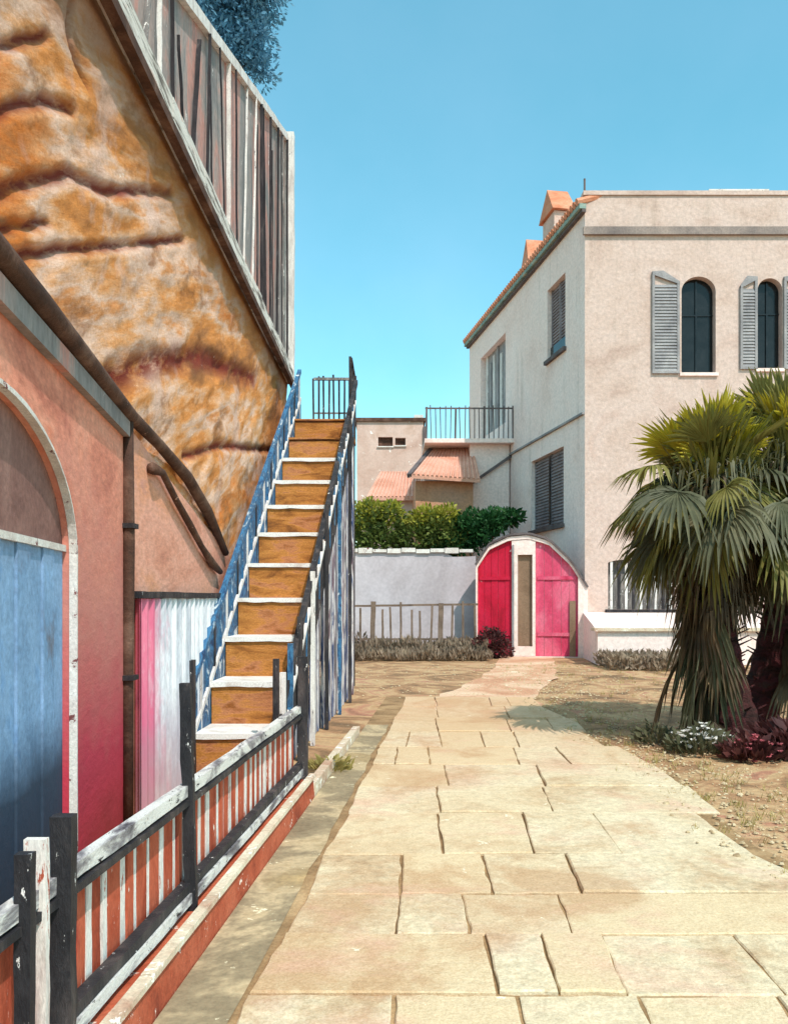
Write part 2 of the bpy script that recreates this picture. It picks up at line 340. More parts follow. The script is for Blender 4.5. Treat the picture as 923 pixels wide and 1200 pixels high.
class Plane:
    """vertical wall plane: s runs along, n points out of the wall"""
    def __init__(s, p0, p1, side):
        s.o = Vector((p0[0], p0[1], 0)); d = Vector((p1[0]-p0[0], p1[1]-p0[1], 0)); s.L = d.length; s.d = d.normalized()
        s.n = Vector((s.d.y, -s.d.x, 0))*side
    def at(s, u, z, out=0.0): return s.o+s.d*u+s.n*out+Vector((0, 0, z))
    def hit(s, px):
        """distance along the wall seen at picture column px"""
        r = (px-HX)/F
        return (r*s.o.y-s.o.x)/(s.d.x-r*s.d.y)
    def hz(s, px, py):
        u = s.hit(px); Y = s.o.y+s.d.y*u
        return EYE+(HY-py)/F*Y
def wall(bm, pl, u0, u1, z0, z1, th, ops=(), ztop=None):
    """wall with (arched) openings: ops = (ua, ub, zb, zt, rise)"""
    br = {u0, u1}
    for (a, b, zb, zt, rise) in ops:
        br.add(a); br.add(b)
        if rise > 0:
            for i in range(1, 20): br.add(a+(b-a)*(1-math.cos(math.pi*i/20))/2)
    br = sorted(x for x in br if u0 <= x <= u1)
    def arch(o, u):
        a, b, zb, zt, rise = o
        if rise <= 0: return zt
        c = (a+b)/2; h = (b-a)/2
        return zt-rise+rise*math.sqrt(max(0, 1-((u-c)/h)**2))
    T = (lambda u: z1) if ztop is None else ztop
    for a, b in zip(br, br[1:]):
        m = (a+b)/2
        cov = sorted([o for o in ops if o[0] < m < o[1]], key=lambda o: o[2])
        lo = (z0, z0)
        segs = []
        for o in cov:
            segs.append((lo, (o[2], o[2]))); lo = (arch(o, a), arch(o, b))
        segs.append((lo, (T(a), T(b))))
        for (la, lb), (ha, hb) in segs:
            if ha-la < 1e-4 and hb-lb < 1e-4: continue
            quad(bm, pl.at(a, la), pl.at(b, lb), pl.at(b, hb), pl.at(a, ha))
            quad(bm, pl.at(a, la, -th), pl.at(b, lb, -th), pl.at(b, hb, -th), pl.at(a, ha, -th))
            quad(bm, pl.at(a, ha), pl.at(b, hb), pl.at(b, hb, -th), pl.at(a, ha, -th))
            quad(bm, pl.at(a, la), pl.at(b, lb), pl.at(b, lb, -th), pl.at(a, la, -th))
    for (a, b, zb, zt, rise) in ops:
        for u in (a, b):
            quad(bm, pl.at(u, zb), pl.at(u, zt-rise), pl.at(u, zt-rise, -th), pl.at(u, zb, -th))
    for u in (u0, u1):
        quad(bm, pl.at(u, z0), pl.at(u, T(u)), pl.at(u, T(u), -th), pl.at(u, z0, -th))
def pbox(bm, pl, u0, u1, z0, z1, o0, o1):
    hexa(bm, [pl.at(u0, z0, o0), pl.at(u1, z0, o0), pl.at(u1, z0, o1), pl.at(u0, z0, o1)],
         [pl.at(u0, z1, o0), pl.at(u1, z1, o0), pl.at(u1, z1, o1), pl.at(u0, z1, o1)])
def archpoly(pl, u0, u1, zb, zt, rise, out, n=14):
    c = (u0+u1)/2; h = (u1-u0)/2
    pts = [pl.at(u0, zb, out), pl.at(u1, zb, out)]
    for i in range(n+1):
        t = math.pi*i/n
        pts.append(pl.at(c+h*math.cos(t), zt-rise+rise*math.sin(t), out))
    return pts

# ------------------------------------------------------------ the ground
bm = B()
N = 60
def gh(x, y):
    return 0.0 if abs(x) < 30 and y < 60 else 0
xs = [-400, -120, -50, -20, -12, -8] + [-6+.5*i for i in range(37)] + [16, 24, 50, 120, 400]
ys = [-200, -50, -15, -6] + [-4+.6*i for i in range(66)] + [40, 60, 120, 300, 900]
vv = [[bm.verts.new((x, y, (noise.noise(Vector((x*.7, y*.7, 0)))*.035+noise.noise(Vector((x*2, y*2, 3)))*.012 if 2.7 < x < 14 and y > 1.5 and y < 24 else 0)-.006)) for x in xs] for y in ys]
for j in range(len(ys)-1):
    for i in range(len(xs)-1):
        bm.faces.new((vv[j][i], vv[j][i+1], vv[j+1][i+1], vv[j+1][i]))
tag(link('ground', bm, M['earth']), kind='structure')

def KX(Y): return -1.209+.074*Y                     # kerb foot line
# bedding under the slabs
bm = B()
def RX(Y): return 2.52+.10*math.sin(Y*1.7)+.05*math.sin(Y*4.1)
yy = [.2+.35*i for i in range(42)]
for a, b in zip(yy, yy[1:]):
    quad(bm, (KX(a), a, .004), (RX(a)+.03, a, .004), (RX(b)+.03, b, .004), (KX(b), b, .004))
tag(link('paving_bed', bm, M['joint']), kind='structure')
# flagstones: rows across the lane, uneven lengths, a little tilt and rounded arrises
bm = B(); tl = bm.verts.layers.float.new('tone')
rows = [.3, 1.1, 1.9, 2.75, 3.62, 4.27, 4.85, 5.6, 6.67, 7.6, 8.6, 9.6, 10.7, 11.9, 13.2, 14.4]
lon = [lambda Y: KX(Y)+.34+.02*math.sin(Y*3), lambda Y: .41+.012*Y, lambda Y: .92+.07*(Y-3.4), lambda Y: RX(Y)]
rs = random.Random(3)
for ri, (ya, yb) in enumerate(zip(rows, rows[1:])):
    cols = []; jit = [0, rs.uniform(-.16, .16), rs.uniform(-.2, .2), rs.uniform(-.32, .12)]
    for ci in range(3):
        cuts = [0, 1]
        if rs.random() < (.38 if ci != 1 else .12): cuts.insert(1, rs.uniform(.38, .62))
        for c0, c1 in zip(cuts, cuts[1:]): cols.append((ci, c0, c1))
    for ci, c0, c1 in cols:
        o0, o1 = jit[ci], jit[ci+1]
        f0 = lambda y, i_=ci, o_=o0: lon[i_](y)+o_
        f1 = lambda y, i_=ci+1, o_=o1: lon[i_](y)+o_
        def pt(c, y): return f0(y)+(f1(y)-f0(y))*c
        g = .004+rs.random()*.005
        sh = [rs.uniform(-.012, .012) for _ in range(4)]
        skip_far = yb > 13 and ci != 1
        poly = []
        corners = [(c0, ya+sh[0], g, g), (c1, ya+sh[1]*.5, -g, g), (c1, yb+sh[1]*.5, -g, -g), (c0, yb+sh[0]*.5, g, -g)]
        base = []
        for i in range(4):
            (ca, y_a, gxa, gya), (cb, y_b, gxb, gyb) = corners[i], corners[(i+1) % 4]
            pa = Vector((pt(ca, y_a)+gxa, y_a+gya)); pb = Vector((pt(cb, y_b)+gxb, y_b+gyb))
            n_ = 9
            dd = (pb-pa); nn = Vector((-dd.y, dd.x)).normalized()
            for q in range(n_):
                t = q/n_
                base.append(pa+dd*t+nn*(noise.noise(Vector((pa.x*3+t*4, pa.y*5, ri)))*.014+(.028 if q == 0 else 0)*0))
        cen = sum(base, Vector((0, 0)))/len(base)
        hgt = .012+rs.random()*.016
        tx, ty = rs.uniform(-.010, .010), rs.uniform(-.010, .010)
        lowr = [bm.verts.new((p.x, p.y, .002)) for p in base]
        mid = [bm.verts.new((p.x, p.y, hgt-.006)) for p in base]
        top = []
        for p in base:
            q = p+(cen-p).normalized()*.009
            top.append(bm.verts.new((q.x, q.y, hgt+tx*(q.x-cen.x)+ty*(q.y-cen.y))))
        for ra, rb in ((lowr, mid), (mid, top)):
            for i in range(len(ra)):
                j = (i+1) % len(ra); bm.faces.new((ra[i], ra[j], rb[j], rb[i]))
        bm.faces.new(top)
        tn = rs.choice([0, 0, .1, .25, .45, .7])
        for v_ in lowr+mid+top: v_[tl] = tn
tag(link('flagstone_paving', bm, M['slab']), kind='structure')
# pebbles and crumbs along the ragged edge and over the earth
rs = random.Random(77); bm = B()
def pebble(bm, c, r_):
    n = rs.randint(5, 7); a0 = rs.uniform(0, 6)
    lo = [bm.verts.new((c[0]+r_*math.cos(a0+6.283*i/n)*rs.uniform(.8, 1.2), c[1]+r_*math.sin(a0+6.283*i/n)*rs.uniform(.8, 1.2), c[2])) for i in range(n)]
    hi = [bm.verts.new((c[0]+(v.co.x-c[0])*.6, c[1]+(v.co.y-c[1])*.6, c[2]+r_*rs.uniform(.35, .7))) for v in lo]
    for i in range(n): bm.faces.new((lo[i], lo[(i+1) % n], hi[(i+1) % n], hi[i]))
    bm.faces.new(hi)
for _ in range(5200):
    y = 2.5+rs.random()**1.3*19; x = RX(y)+rs.gauss(.25, .45) if rs.random() < .55 else rs.uniform(RX(min(y, 14)), 7)
    if y > 14 and rs.random() < .5: x = rs.uniform(-1, 5)
    if x < RX(y)-.35 and y < 14.4: continue
    pebble(bm, (x, y, .004 if x > RX(y) or y > 14.4 else .018), rs.uniform(.006, .022)*(1.6 if rs.random() < .06 else 1))
M['grit'] = wash('pale_grit', [(.3, (150, 124, 96)), (.5, (200, 176, 140)), (.7, (226, 208, 176))], 6, bump=.3)
tag(link('gravel', bm, M['grit']), 'loose pale grit scattered on the earth beside the flagstones', 'gravel', kind='stuff')
bm = B()
for _ in range(520):
    y = 3.0+rs.random()**1.2*19; x = RX(y)+rs.gauss(.3, .3) if y < 14 and rs.random() < .6 else rs.uniform(RX(min(y, 14))+.1, 7.5)
    for q in range(rs.randint(5, 12)):
        a = rs.uniform(0, 6.28); L = rs.uniform(.03, .10); c = Vector((x+rs.uniform(-.05, .05), y+rs.uniform(-.05, .05), 0))
        d = Vector((math.cos(a)*.6, math.sin(a)*.6, 1)).normalized()*L; w_ = Vector((math.sin(a), -math.cos(a), 0))*.004
        bm.faces.new([bm.verts.new(p) for p in (c-w_, c+w_, c+d)])
DRY = bm
# shade along the kerb, put in as an olive strip over the paving
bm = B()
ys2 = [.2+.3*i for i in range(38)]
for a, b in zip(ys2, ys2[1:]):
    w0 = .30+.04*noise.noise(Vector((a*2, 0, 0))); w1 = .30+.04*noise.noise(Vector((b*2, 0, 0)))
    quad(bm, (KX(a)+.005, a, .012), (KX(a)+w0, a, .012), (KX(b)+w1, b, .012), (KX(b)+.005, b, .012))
tag(link('kerb_shade_strip', bm, M['gutter']), kind='structure')
# path to the gate
M['path'] = wash('pink_trodden_path', [(.28, (190, 134, 102)), (.45, (212, 160, 128)), (.6, (232, 196, 166)), (.78, (236, 214, 180))], .8, bump=.6, fleck=((246, 234, 208), .62, 2.5))
bm = B()
pp = [(12.8, .2, 2.2), (15, .9, 2.5), (18, 1.8, 3.4), (21, 2.5, 4.0), (24.9, 3.05, 4.6)]
for (a, l0, r0), (b, l1, r1) in zip(pp, pp[1:]):
    for q in range(6):
        t0, t1 = q/6, (q+1)/6
        def e(t, l_, r_, y_): return l_, r_
        ya, yb = a+(b-a)*t0, a+(b-a)*t1
        la, lb = l0+(l1-l0)*t0, l0+(l1-l0)*t1; ra, rb = r0+(r1-r0)*t0, r0+(r1-r0)*t1
        j = lambda y, s: .22*noise.noise(Vector((y*1.3, s, 0)))
        quad(bm, (la+j(ya, 1), ya, .006), (ra+j(ya, 9), ya, .006), (rb+j(yb, 9), yb, .006), (lb+j(yb, 1), yb, .006))
tag(link('footpath', bm, M['path']), kind='structure')

# ------------------------------------------------------------ left house: plaster arcade below, rock face above, screened terrace
house = thing('terraced_house', (-2.4, 5, 0), 'tall house on the left with salmon arcade, ochre rock face and slatted terrace screen', 'house')
AP = Plane((-1.34, 1.5), (-1.965, 6.24), 1)           # arcade wall, runs away from the viewer
if AP.n.x < 0: AP.n = -AP.n
# rock face
WX = -1.97
def seam_list():
    raw = [[(0, 135), (30, 122), (60, 118), (90, 128)], [(0, 228), (45, 214), (90, 204), (130, 224), (205, 226)], [(15, 302), (80, 292), (150, 288), (220, 280)],
           [(135, 445), (190, 424), (240, 420), (300, 444)], [(222, 535), (260, 522), (320, 528)], [(92, 0), (85, 45), (105, 100)], [(0, 268), (66, 262)], [(0, 60), (60, 40)]]
    outl = []
    for ln in raw:
        pts = []
        for px, py in ln:
            Y = WX/((px-HX)/F); pts.append((Y, EYE+(HY-py)/F*Y))
        outl.append(pts)
    return outl
SE = seam_list(); SW = [.03, .035, .028, .10, .04, .03, .022, .025]
def segd(p, a, b):
    ax, ay = a; bx, by = b; px, py = p
    dx, dy = bx-ax, by-ay; t = max(0, min(1, ((px-ax)*dx+(py-ay)*dy)/(dx*dx+dy*dy+1e-9)))
    return math.hypot(px-ax-dx*t, py-ay-dy*t)
bm = B(); lay = bm.verts.layers.float.new('seam')
NY, NZ = 420, 130
def rock_low(Y):
    if Y < 6.3: return 2.9
    if Y < 10.2: return 2.96-(Y-6.3)*.20
    return 0.0
grid = []
for i in range(NY+1):
    Y = 1.2+(16.0-1.2)*i/NY; col_ = []
    zl = max(0.0, 2.13-(Y-10.2)*1.6) if Y > 10.2 else rock_low(Y)-.05
    for j in range(NZ+1):
        z = zl+(5.72-zl)*j/NZ
        # bedded rock: tilted ledges plus knobbly relief
        bed = z-.36*Y
        q = Vector((Y*.8, bed*1.3, 0))
        ledge = noise.noise(Vector((Y*.22, bed*2.0, 1)))*.5+noise.noise(Vector((Y*.45, bed*5, 5)))*.28
        d = ledge*.035+noise.fractal(q*2.4, 1.0, 2.0, 5)*.03-abs(noise.noise(Vector((Y*.7, bed*3.1, 8))))*.03
        sm = 0
        for ln, wd in zip(SE, SW):
            for a, b in zip(ln, ln[1:]):
                dd = segd((Y, z+.02*noise.noise(Vector((Y*3, z*9, 0)))), a, b)
                if dd < wd*2.2: sm = max(sm, 1-dd/(wd*2.2))
        sm = sm*sm*(3-2*sm)
        d -= sm*.05
        edge = min(1, (5.72-z)/.3)
        v = bm.verts.new((WX+.02+(d)*edge*.9-.04, Y, z)); v[lay] = sm; col_.append(v)
    grid.append(col_)
for i in range(NY):
    for j in range(NZ):
        bm.faces.new((grid[i][j], grid[i+1][j], grid[i+1][j+1], grid[i][j+1]))
rk = link('rock_face', bm, M['rock'], house, smooth=True)
# masonry body behind the rock face, closing the volume
bm = B(); box(bm, (-6.5, 1.2, 0), (-2.28, 16.0, 5.70)); link('masonry_body', bm, M['plaster'], house)
# plaster wall below the rock, between arcade corner and stairs
bm = B()
us = [6.24+.33*i for i in range(13)]
for a, b in zip(us, us[1:]):
    hexa(bm, [(-2.15, a, 0), (-1.955, a, 0), (-1.955, b, 0), (-2.15, b, 0)],
         [(-2.15, a, 2.97-(a-6.24)*.20), (-1.955, a, 2.97-(a-6.24)*.20), (-1.955, b, 2.97-(b-6.24)*.20), (-2.15, b, 2.97-(b-6.24)*.20)])
bmesh.ops.remove_doubles(bm, verts=bm.verts[:], dist=.0005)
link('plaster_wall', bm, M['plaster'], house)
# arcade wall with the arched doorway
uc = AP.hit(-4); ur = AP.hit(86); ul = uc-(ur-uc)
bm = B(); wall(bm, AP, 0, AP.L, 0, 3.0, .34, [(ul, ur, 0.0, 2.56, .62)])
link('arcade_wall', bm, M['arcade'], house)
# trim round the arch
bm = B()
c_ = (ul+ur)/2; h_ = (ur-ul)/2
path = [(ur, 0.02+i*.24) for i in range(8)]+[(c_+h_*math.cos(math.pi*i/24), 1.94+.62*math.sin(math.pi*i/24)) for i in range(25)]+[(ul, 1.7-i*.24) for i in range(8)]
prev = None
for i, (u, z) in enumerate(path):
    du, dz = (path[min(i+1, len(path)-1)][0]-path[max(i-1, 0)][0], path[min(i+1, len(path)-1)][1]-path[max(i-1, 0)][1])
    l_ = math.hypot(du, dz); nx, nz_ = dz/l_, -du/l_
    wd = .014+.020*noise.noise(Vector((u*5, z*5, 2)))
    ring = [bm.verts.new(AP.at(u-nx*.004, z-nz_*.004, -.02)), bm.verts.new(AP.at(u-nx*.004, z-nz_*.004, .022)), bm.verts.new(AP.at(u+nx*wd, z+nz_*wd, .022)), bm.verts.new(AP.at(u+nx*wd, z+nz_*wd, .0))]
    if prev:
        for a in range(3): bm.faces.new((prev[a], prev[a+1], ring[a+1], ring[a]))
    prev = ring
link('arch_trim', bm, M['trim'], house)
bm = B(); prism(bm, archpoly(AP, ul-.02, ur+.02, 1.98, 2.58, .62, -.055), AP.n*-.06)
link('lunette', bm, M['lunette'], house)
# blue door, two leaves of planks
dr = B()
zt_ = 1.97
n_pl = 12; wpl = (ur-ul)/n_pl
for i in range(n_pl):
    pbox(dr, AP, ul+i*wpl+.006, ul+(i+1)*wpl-.006, .16, zt_, -.10, -.045-.010*(i % 2))
door = link('door', dr, M['door'], house); door['label'] = 'faded blue plank door stained dark along its foot'
bm = B(); pbox(bm, AP, ul, ur, zt_-.02, zt_+.015, -.054, -.035); link('transom', bm, M['trim'], house)
bm = B(); pbox(bm, AP, ul, ur, 0, .15, -.34, -.02); link('door_step', bm, M['slat_grey'], house)
# timber edge along the top of the arcade, running down to the stairs, with its curved brace
bm = B()
pts = [AP.at(0, 3.03, .04), AP.at(AP.L*.5, 3.04, .05), AP.at(AP.L, 3.02, .05), P(185, 520, 7.0), P(215, 560, 8.0)+Vector((.03, 0, 0)), P(240, 600, 8.85), P(262, 648, 9.8)]
pts = [Vector((max(p.x, -1.93) if i > 2 else p.x, p.y, p.z)) for i, p in enumerate(pts)]
tube(bm, pts, [.055, .055, .05, .045, .055, .06, .04], 8); link('timber_beam', bm, M['roof_dark'], house, True)
bm = B()
pts = [Vector((WX+.06, y, z)) for y, z in [(6.75, 2.72), (7.05, 2.73), (7.5, 2.55), (8.0, 2.38), (8.5, 2.2), (9.0, 2.05), (9.4, 1.98)]]
tube(bm, pts, [.05, .03, .03, .035, .03, .045, .03], 8); link('brace', bm, M['roof_dark'], house, True)
bm = B()
x_ = -1.93
tube(bm, [(x_, 6.2, 0.05), (x_-.006, 6.21, 1.2), (x_+.006, 6.2, 2.1), (x_, 6.2, 2.98)], [.04, .045, .045, .04], 10)
dp = link('downpipe', bm, M['roof_dark'], house, True)
for z in (1.1, 2.2):
    bm = B(); box(bm, (x_-.06, 6.14, z), (x_+.06, 6.26, z+.035)); link('pipe_bracket', bm, M['iron'], dp)
# pale ledge strip below the beam
bm = B(); pbox(bm, AP, 0, AP.L, 2.86, 2.97, .002, .05); link('ledge', bm, M['screen'], house)
# terrace coping and the tall slatted screen
bm = B()
for i in range(37):
    a = 1.2+.4*i; b = a+.398
    dz = .02*noise.noise(Vector((a, 0, 0)))
    box(bm, (-2.3, a, 5.70+dz), (-1.86+dz, b, 5.92+dz))
link('coping', bm, M['coping'], house)
bm = B(); box(bm, (-1.92, 1.2, 5.60), (-1.84, 16.0, 5.69)); link('coping_edge', bm, M['roof_dark'], house)
bm = B(); box(bm, (-6.5, 1.2, 5.702), (-2.31, 16.0, 5.80)); link('terrace_floor', bm, M['slab'], house)
def ST(Y): return 7.45+(Y-8.2)*.365
bm = B()
prism(bm, [Vector((-2.03, 1.6, 5.9)), Vector((-2.03, 15.85, 5.9)), Vector((-2.03, 15.85, ST(15.85)-.02)), Vector((-2.03, 5.0, ST(5.0)-.02)), Vector((-2.03, 1.6, 6.2))], Vector((-.10, 0, 0)))
link('screen_panel', bm, M['screen'], house)
bm = B(); bar(bm, (-2.0, 4.9, ST(4.9)), (-2.0, 15.9, ST(15.9)), .08, .12, seg=30, wob=.012); link('top_rail', bm, M['slat_white'], house)
bm = B(); bar(bm, (-1.99, 1.6, 6.0), (-1.99, 15.9, 6.0), .10, .10, seg=30, wob=.012); link('bottom_rail', bm, M['slat_white'], house)
bm = B(); bar(bm, (-1.96, 15.92, 5.8), (-1.96, 15.92, ST(16)+.05), .20, .16, seg=14, wob=.012); link('end_post', bm, M['slat_white'], house)
rs = random.Random(11)
Y = 4.95; i = 0
while Y < 15.7:
    kind = rs.choice(['slat_grey', 'slat_dark', 'slat_dark', 'slat_dark', 'slat_white'])
    lean = rs.uniform(-.35, .35) if rs.random() < .5 else rs.uniform(-.05, .05)
    wd = rs.uniform(.018, .05)
    top = ST(Y+lean)-.06
    if rs.random() < .25: top -= rs.uniform(.1, .5)
    bm = B(); bar(bm, (-1.985+.02*(i % 2), Y, 5.95), (-1.985+.02*(i % 2), Y+lean, top), .014, wd, seg=8, wob=.01, up=Vector((1, 0, 0)))
    link('slat', bm, M[kind], house)
    Y += rs.uniform(.28, .62); i += 1

# corrugated sheet leaning on the plaster wall
bm = B()
n = 150; y0, y1 = 6.32, 9.9
pr = None
for i in range(n+1):
    Y = y0+(y1-y0)*i/n; x = -1.90+.032*math.sin(Y*2*math.pi/.17)
    zt = 1.69+.012*noise.noise(Vector((Y*3, 0, 0)))
    ring = [bm.verts.new((x, Y, .02)), bm.verts.new((x, Y, zt)), bm.verts.new((x-.012, Y, zt)), bm.verts.new((x-.012, Y, .02))]
    if pr:
        for a in range(4):
            b = (a+1) % 4; bm.faces.new((pr[a], pr[b], ring[b], ring[a]))
    pr = ring
cs = thing('corrugated_screen', (-1.9, 8, 0), 'grey corrugated metal sheet with pink stains standing between the salmon pier and the stairs', 'metal sheet')
M['corr_st'] = wash('galvanised_sheet_stained', [(.28, (136, 146, 162)), (.42, (196, 200, 210)), (.54, (232, 232, 238)), (.66, (248, 248, 250)), (.8, (210, 198, 206))], 2.0, (1, 2.4, .3), bump=.2, rough=.5,
                    extra=chain(zband(6.6, 7.1, (214, 60, 110), .5, 2.6, .8, 1), zband(.2, .9, (172, 148, 156), .3, 2, .7)))
link('sheet', bm, M['corr_st'], cs)
bm = B(); bar(bm, (-1.90, 6.3, 1.72), (-1.90, 9.9, 1.72), .08, .05, seg=14, wob=.008); link('top_batten', bm, M['iron'], cs)

# ------------------------------------------------------------ outside staircase
st = thing('staircase', (-1.4, 8, 0), 'straight outside staircase with ochre risers, white nosings and worn blue side rail', 'staircase')
NS = 11; Y0, Y1, ZT = 8.0, 14.8, 4.66
run = (Y1-Y0)/NS; rise = ZT/NS
def LX(Y): return -1.86+(Y-8)*.035
def RXs(Y): return -1.12+(Y-8)*.055
def SZ(Y): return (Y-Y0)*ZT/(Y1-Y0)
for i in range(NS):
    a = Y0+run*i; b = a+run; z0 = rise*i; z1 = z0+rise
    bm = B(); hexa(bm, [(LX(a), a, z0), (RXs(a), a, z0), (RXs(a), a+.03, z0), (LX(a), a+.03, z0)], [(LX(a), a, z1-.052), (RXs(a), a, z1-.052), (RXs(a), a+.03, z1-.052), (LX(a), a+.03, z1-.052)])
    link('riser', bm, M['riser'], st)
    bm = B(); h = .05 if i < NS-2 else .025
    n = 8; l0, r0, y_ = LX(a)-.01, RXs(a)+.01, a-.03
    for q in range(n):
        xa, xb = l0+(r0-l0)*q/n, l0+(r0-l0)*(q+1)/n
        j0 = .012*noise.noise(Vector((xa*6, i*3.3, 0))); j1 = .012*noise.noise(Vector((xb*6, i*3.3, 0)))
        hexa(bm, [(xa, y_, z1-h+j0), (xb, y_, z1-h+j1), (xb, b, z1-h+j1), (xa, b, z1-h+j0)], [(xa, y_, z1), (xb, y_, z1), (xb, b, z1), (xa, b, z1)])
    bmesh.ops.remove_doubles(bm, verts=bm.verts[:], dist=.0005)
    link('tread', bm, M['nosing'] if i < NS-2 else M['riser'], st)
# landing
bm = B(); box(bm, (-1.62, Y1+run*0+.02, ZT-.02), (-.74, 16.6, ZT+.06)); link('landing', bm, M['riser'], st)
bm = B()
for (x, y) in ((-1.55, 16.4), (-.80, 16.4), (-.80, 15.0)): bar(bm, (x, y, 0), (x, y, ZT-.02), .10)
link('landing_support', bm, M['iron'], st)
# far landing railing
def railing(parent, p, q, h, nb, mat, mat2, wpx=.03, top=.05, names=('baluster', 'handrail')):
    p = Vector(p); q = Vector(q)
    bm = B(); bar(bm, p+Vector((0, 0, h)), q+Vector((0, 0, h)), top, top, seg=6, wob=.004); link(names[1], bm, mat2, parent)
    bm = B(); bar(bm, p+Vector((0, 0, h*.45)), q+Vector((0, 0, h*.45)), top*.6, top*.6); link('mid_rail', bm, mat2, parent)
    for i in range(nb+1):
        c = p.lerp(q, i/nb)
        bm = B(); bar(bm, c, c+Vector((random.uniform(-.02, .02), 0, h+random.uniform(-.02, .09))), wpx, seg=5, wob=.003); link(names[0], bm, mat, parent)
railing(st, (-1.55, 16.5, ZT+.06), (-.76, 16.5, ZT+.06), 1.2, 8, M['iron'], M['slat_grey'], .035)
railing(st, (-.76, 15.1, ZT+.06), (-.76, 16.5, ZT+.06), 1.2, 3, M['iron'], M['iron'], .045)
# left side: blue steel stringer, infill sheet and rail
def slope_panel(side, off, zlo, zhi, th, ya=None, yb=None):
    ya = Y0-.1 if ya is None else ya; yb = Y1+.15 if yb is None else yb
    bm = B(); X = LX if side < 0 else RXs
    n = 24; pr = None
    for i in range(n+1):
        Y = ya+(yb-ya)*i/n; z = SZ(Y); x = X(Y)+off
        lo = max(.02, z+zlo); hi = max(z+zhi, .04)
        ring = [bm.verts.new((x, Y, lo)), bm.verts.new((x, Y, hi)), bm.verts.new((x+th, Y, hi)), bm.verts.new((x+th, Y, lo))]
        if pr:
            for a in range(4):
                b = (a+1) % 4; bm.faces.new((pr[a], pr[b], ring[b], ring[a]))
        else: bm.faces.new(ring)
        pr = ring
    bm.faces.new(pr[::-1]); return bm
link('stringer', slope_panel(-1, -.05, -.30, .36, .04), M['blue'], st)
link('infill_sheet', slope_panel(-1, -.045, .46, .85, .02), M['blue'], st)
link('handrail', slope_panel(-1, -.065, .86, .93, .06), M['blue'], st)
link('handrail', slope_panel(-1, -.055, .38, .44, .05), M['slat_white'], st)
for i in range(26):
    Y = Y0+(Y1-Y0)*i/25; x = LX(Y)-.03
    bm = B(); bar(bm, (x, Y, max(SZ(Y)+.1, 0.02)), (x, Y, SZ(Y)+.88), .045, .03); link('baluster', bm, M[('blue', 'slat_white', 'blue', 'iron')[i % 4]], st)
bm = B(); bar(bm, (LX(7.9)-.04, 7.9, 0), (LX(7.9)-.04, 7.9, 1.12), .12, .12, seg=6, wob=.006); link('newel_post', bm, M['iron'], st)
# right side: stringer, rail and streaked boards down to the ground
link('stringer', slope_panel(1, .02, -.24, .30, .04), M['iron'], st)
link('handrail', slope_panel(1, .03, .60, .68, .06, Y0-.1, Y1+.3), M['iron'], st)
link('handrail', slope_panel(1, .04, .34, .39, .04), M['slat_white'], st)
for i in range(28):
    Y = Y0+(Y1-Y0)*i/27; x = RXs(Y)+.055
    bm = B(); bar(bm, (x, Y, max(SZ(Y)-.05, 0.02)), (x, Y, SZ(Y)+.63), .035, .03); link('baluster', bm, M['iron' if i % 2 else 'blue'], st)
rs = random.Random(5)
Y = Y0-.05
while Y < Y1+.1:
    wd = rs.uniform(.16, .30); x = RXs(Y)+rs.uniform(.0, .035)
    bm = B(); z = max(SZ(Y)-.2, .05); z2 = max(SZ(Y+wd)-.2, .05)
    hexa(bm, [(x-.03, Y, 0), (x, Y, 0), (x, Y+wd-.02, 0), (x-.03, Y+wd-.02, 0)], [(x-.03, Y, z), (x, Y, z), (x, Y+wd-.02, z2), (x-.03, Y+wd-.02, z2)])
    link('side_board', bm, M['clad'], st); Y += wd
for (Y, hgt, mt) in ((7.62, 1.15, 'iron'), (7.95, 1.0, 'slat_white'), (8.35, 1.25, 'blue'), (8.9, 1.5, 'iron'), (9.8, 2.0, 'slat_white'), (11, 2.9, 'iron'), (12.4, 3.8, 'blue'), (13.8, 4.7, 'iron')):
    x = RXs(Y)+.09
    bm = B(); bar(bm, (x, Y, 0), (x, Y, hgt), .05, .07, seg=6, wob=.003); link('support_post', bm, M[mt], st)
# closing wall under the flight
bm = B(); prism(bm, [Vector((LX(8), 8.1, 0)), Vector((LX(8), 14.7, 0)), Vector((LX(8), 14.7, 4.1)), Vector((LX(8), 8.4, .05))], Vector((.03, 0, 0))); link('inner_side', bm, M['plaster'], st)

# ------------------------------------------------------------ boundary fence on its terracotta kerb
fe = thing('board_fence', (-1.1, 5, 0), 'low terracotta and white board fence on a brick-red kerb beside the stairs', 'fence')
def FX(Y): return -1.335+.074*Y
FE0, FE1 = 1.6, 7.25
bm = B()
n = 30
for i in range(n):
    a = FE0+(FE1-FE0)*i/n; b = FE0+(FE1-FE0)*(i+1)/n
    hexa(bm, [(FX(a)-.07, a, 0), (KX(a), a, 0), (KX(b), b, 0), (FX(b)-.07, b, 0)], [(FX(a)-.07, a, .17), (KX(a)-.015, a, .17), (KX(b)-.015, b, .17), (FX(b)-.07, b, .17)])
bmesh.ops.remove_doubles(bm, verts=bm.verts[:], dist=.0005)
link('kerb', bm, M['kerb'], fe)
bm = B()
for i in range(19):
    a = FE0+.3*i; b = a+.294
    dz = .006*noise.noise(Vector((a*3, 1, 0)))
    hexa(bm, [(KX(a)-.05, a, .172), (KX(a)+.006, a, .172), (KX(b)+.006, b, .172), (KX(b)-.05, b, .172)], [(KX(a)-.05, a, .198+dz), (KX(a)+.004, a, .198+dz), (KX(b)+.004, b, .198+dz), (KX(b)-.05, b, .198+dz)])
link('kerb_edge', bm, M['kerbcap'], fe)
bm = B()
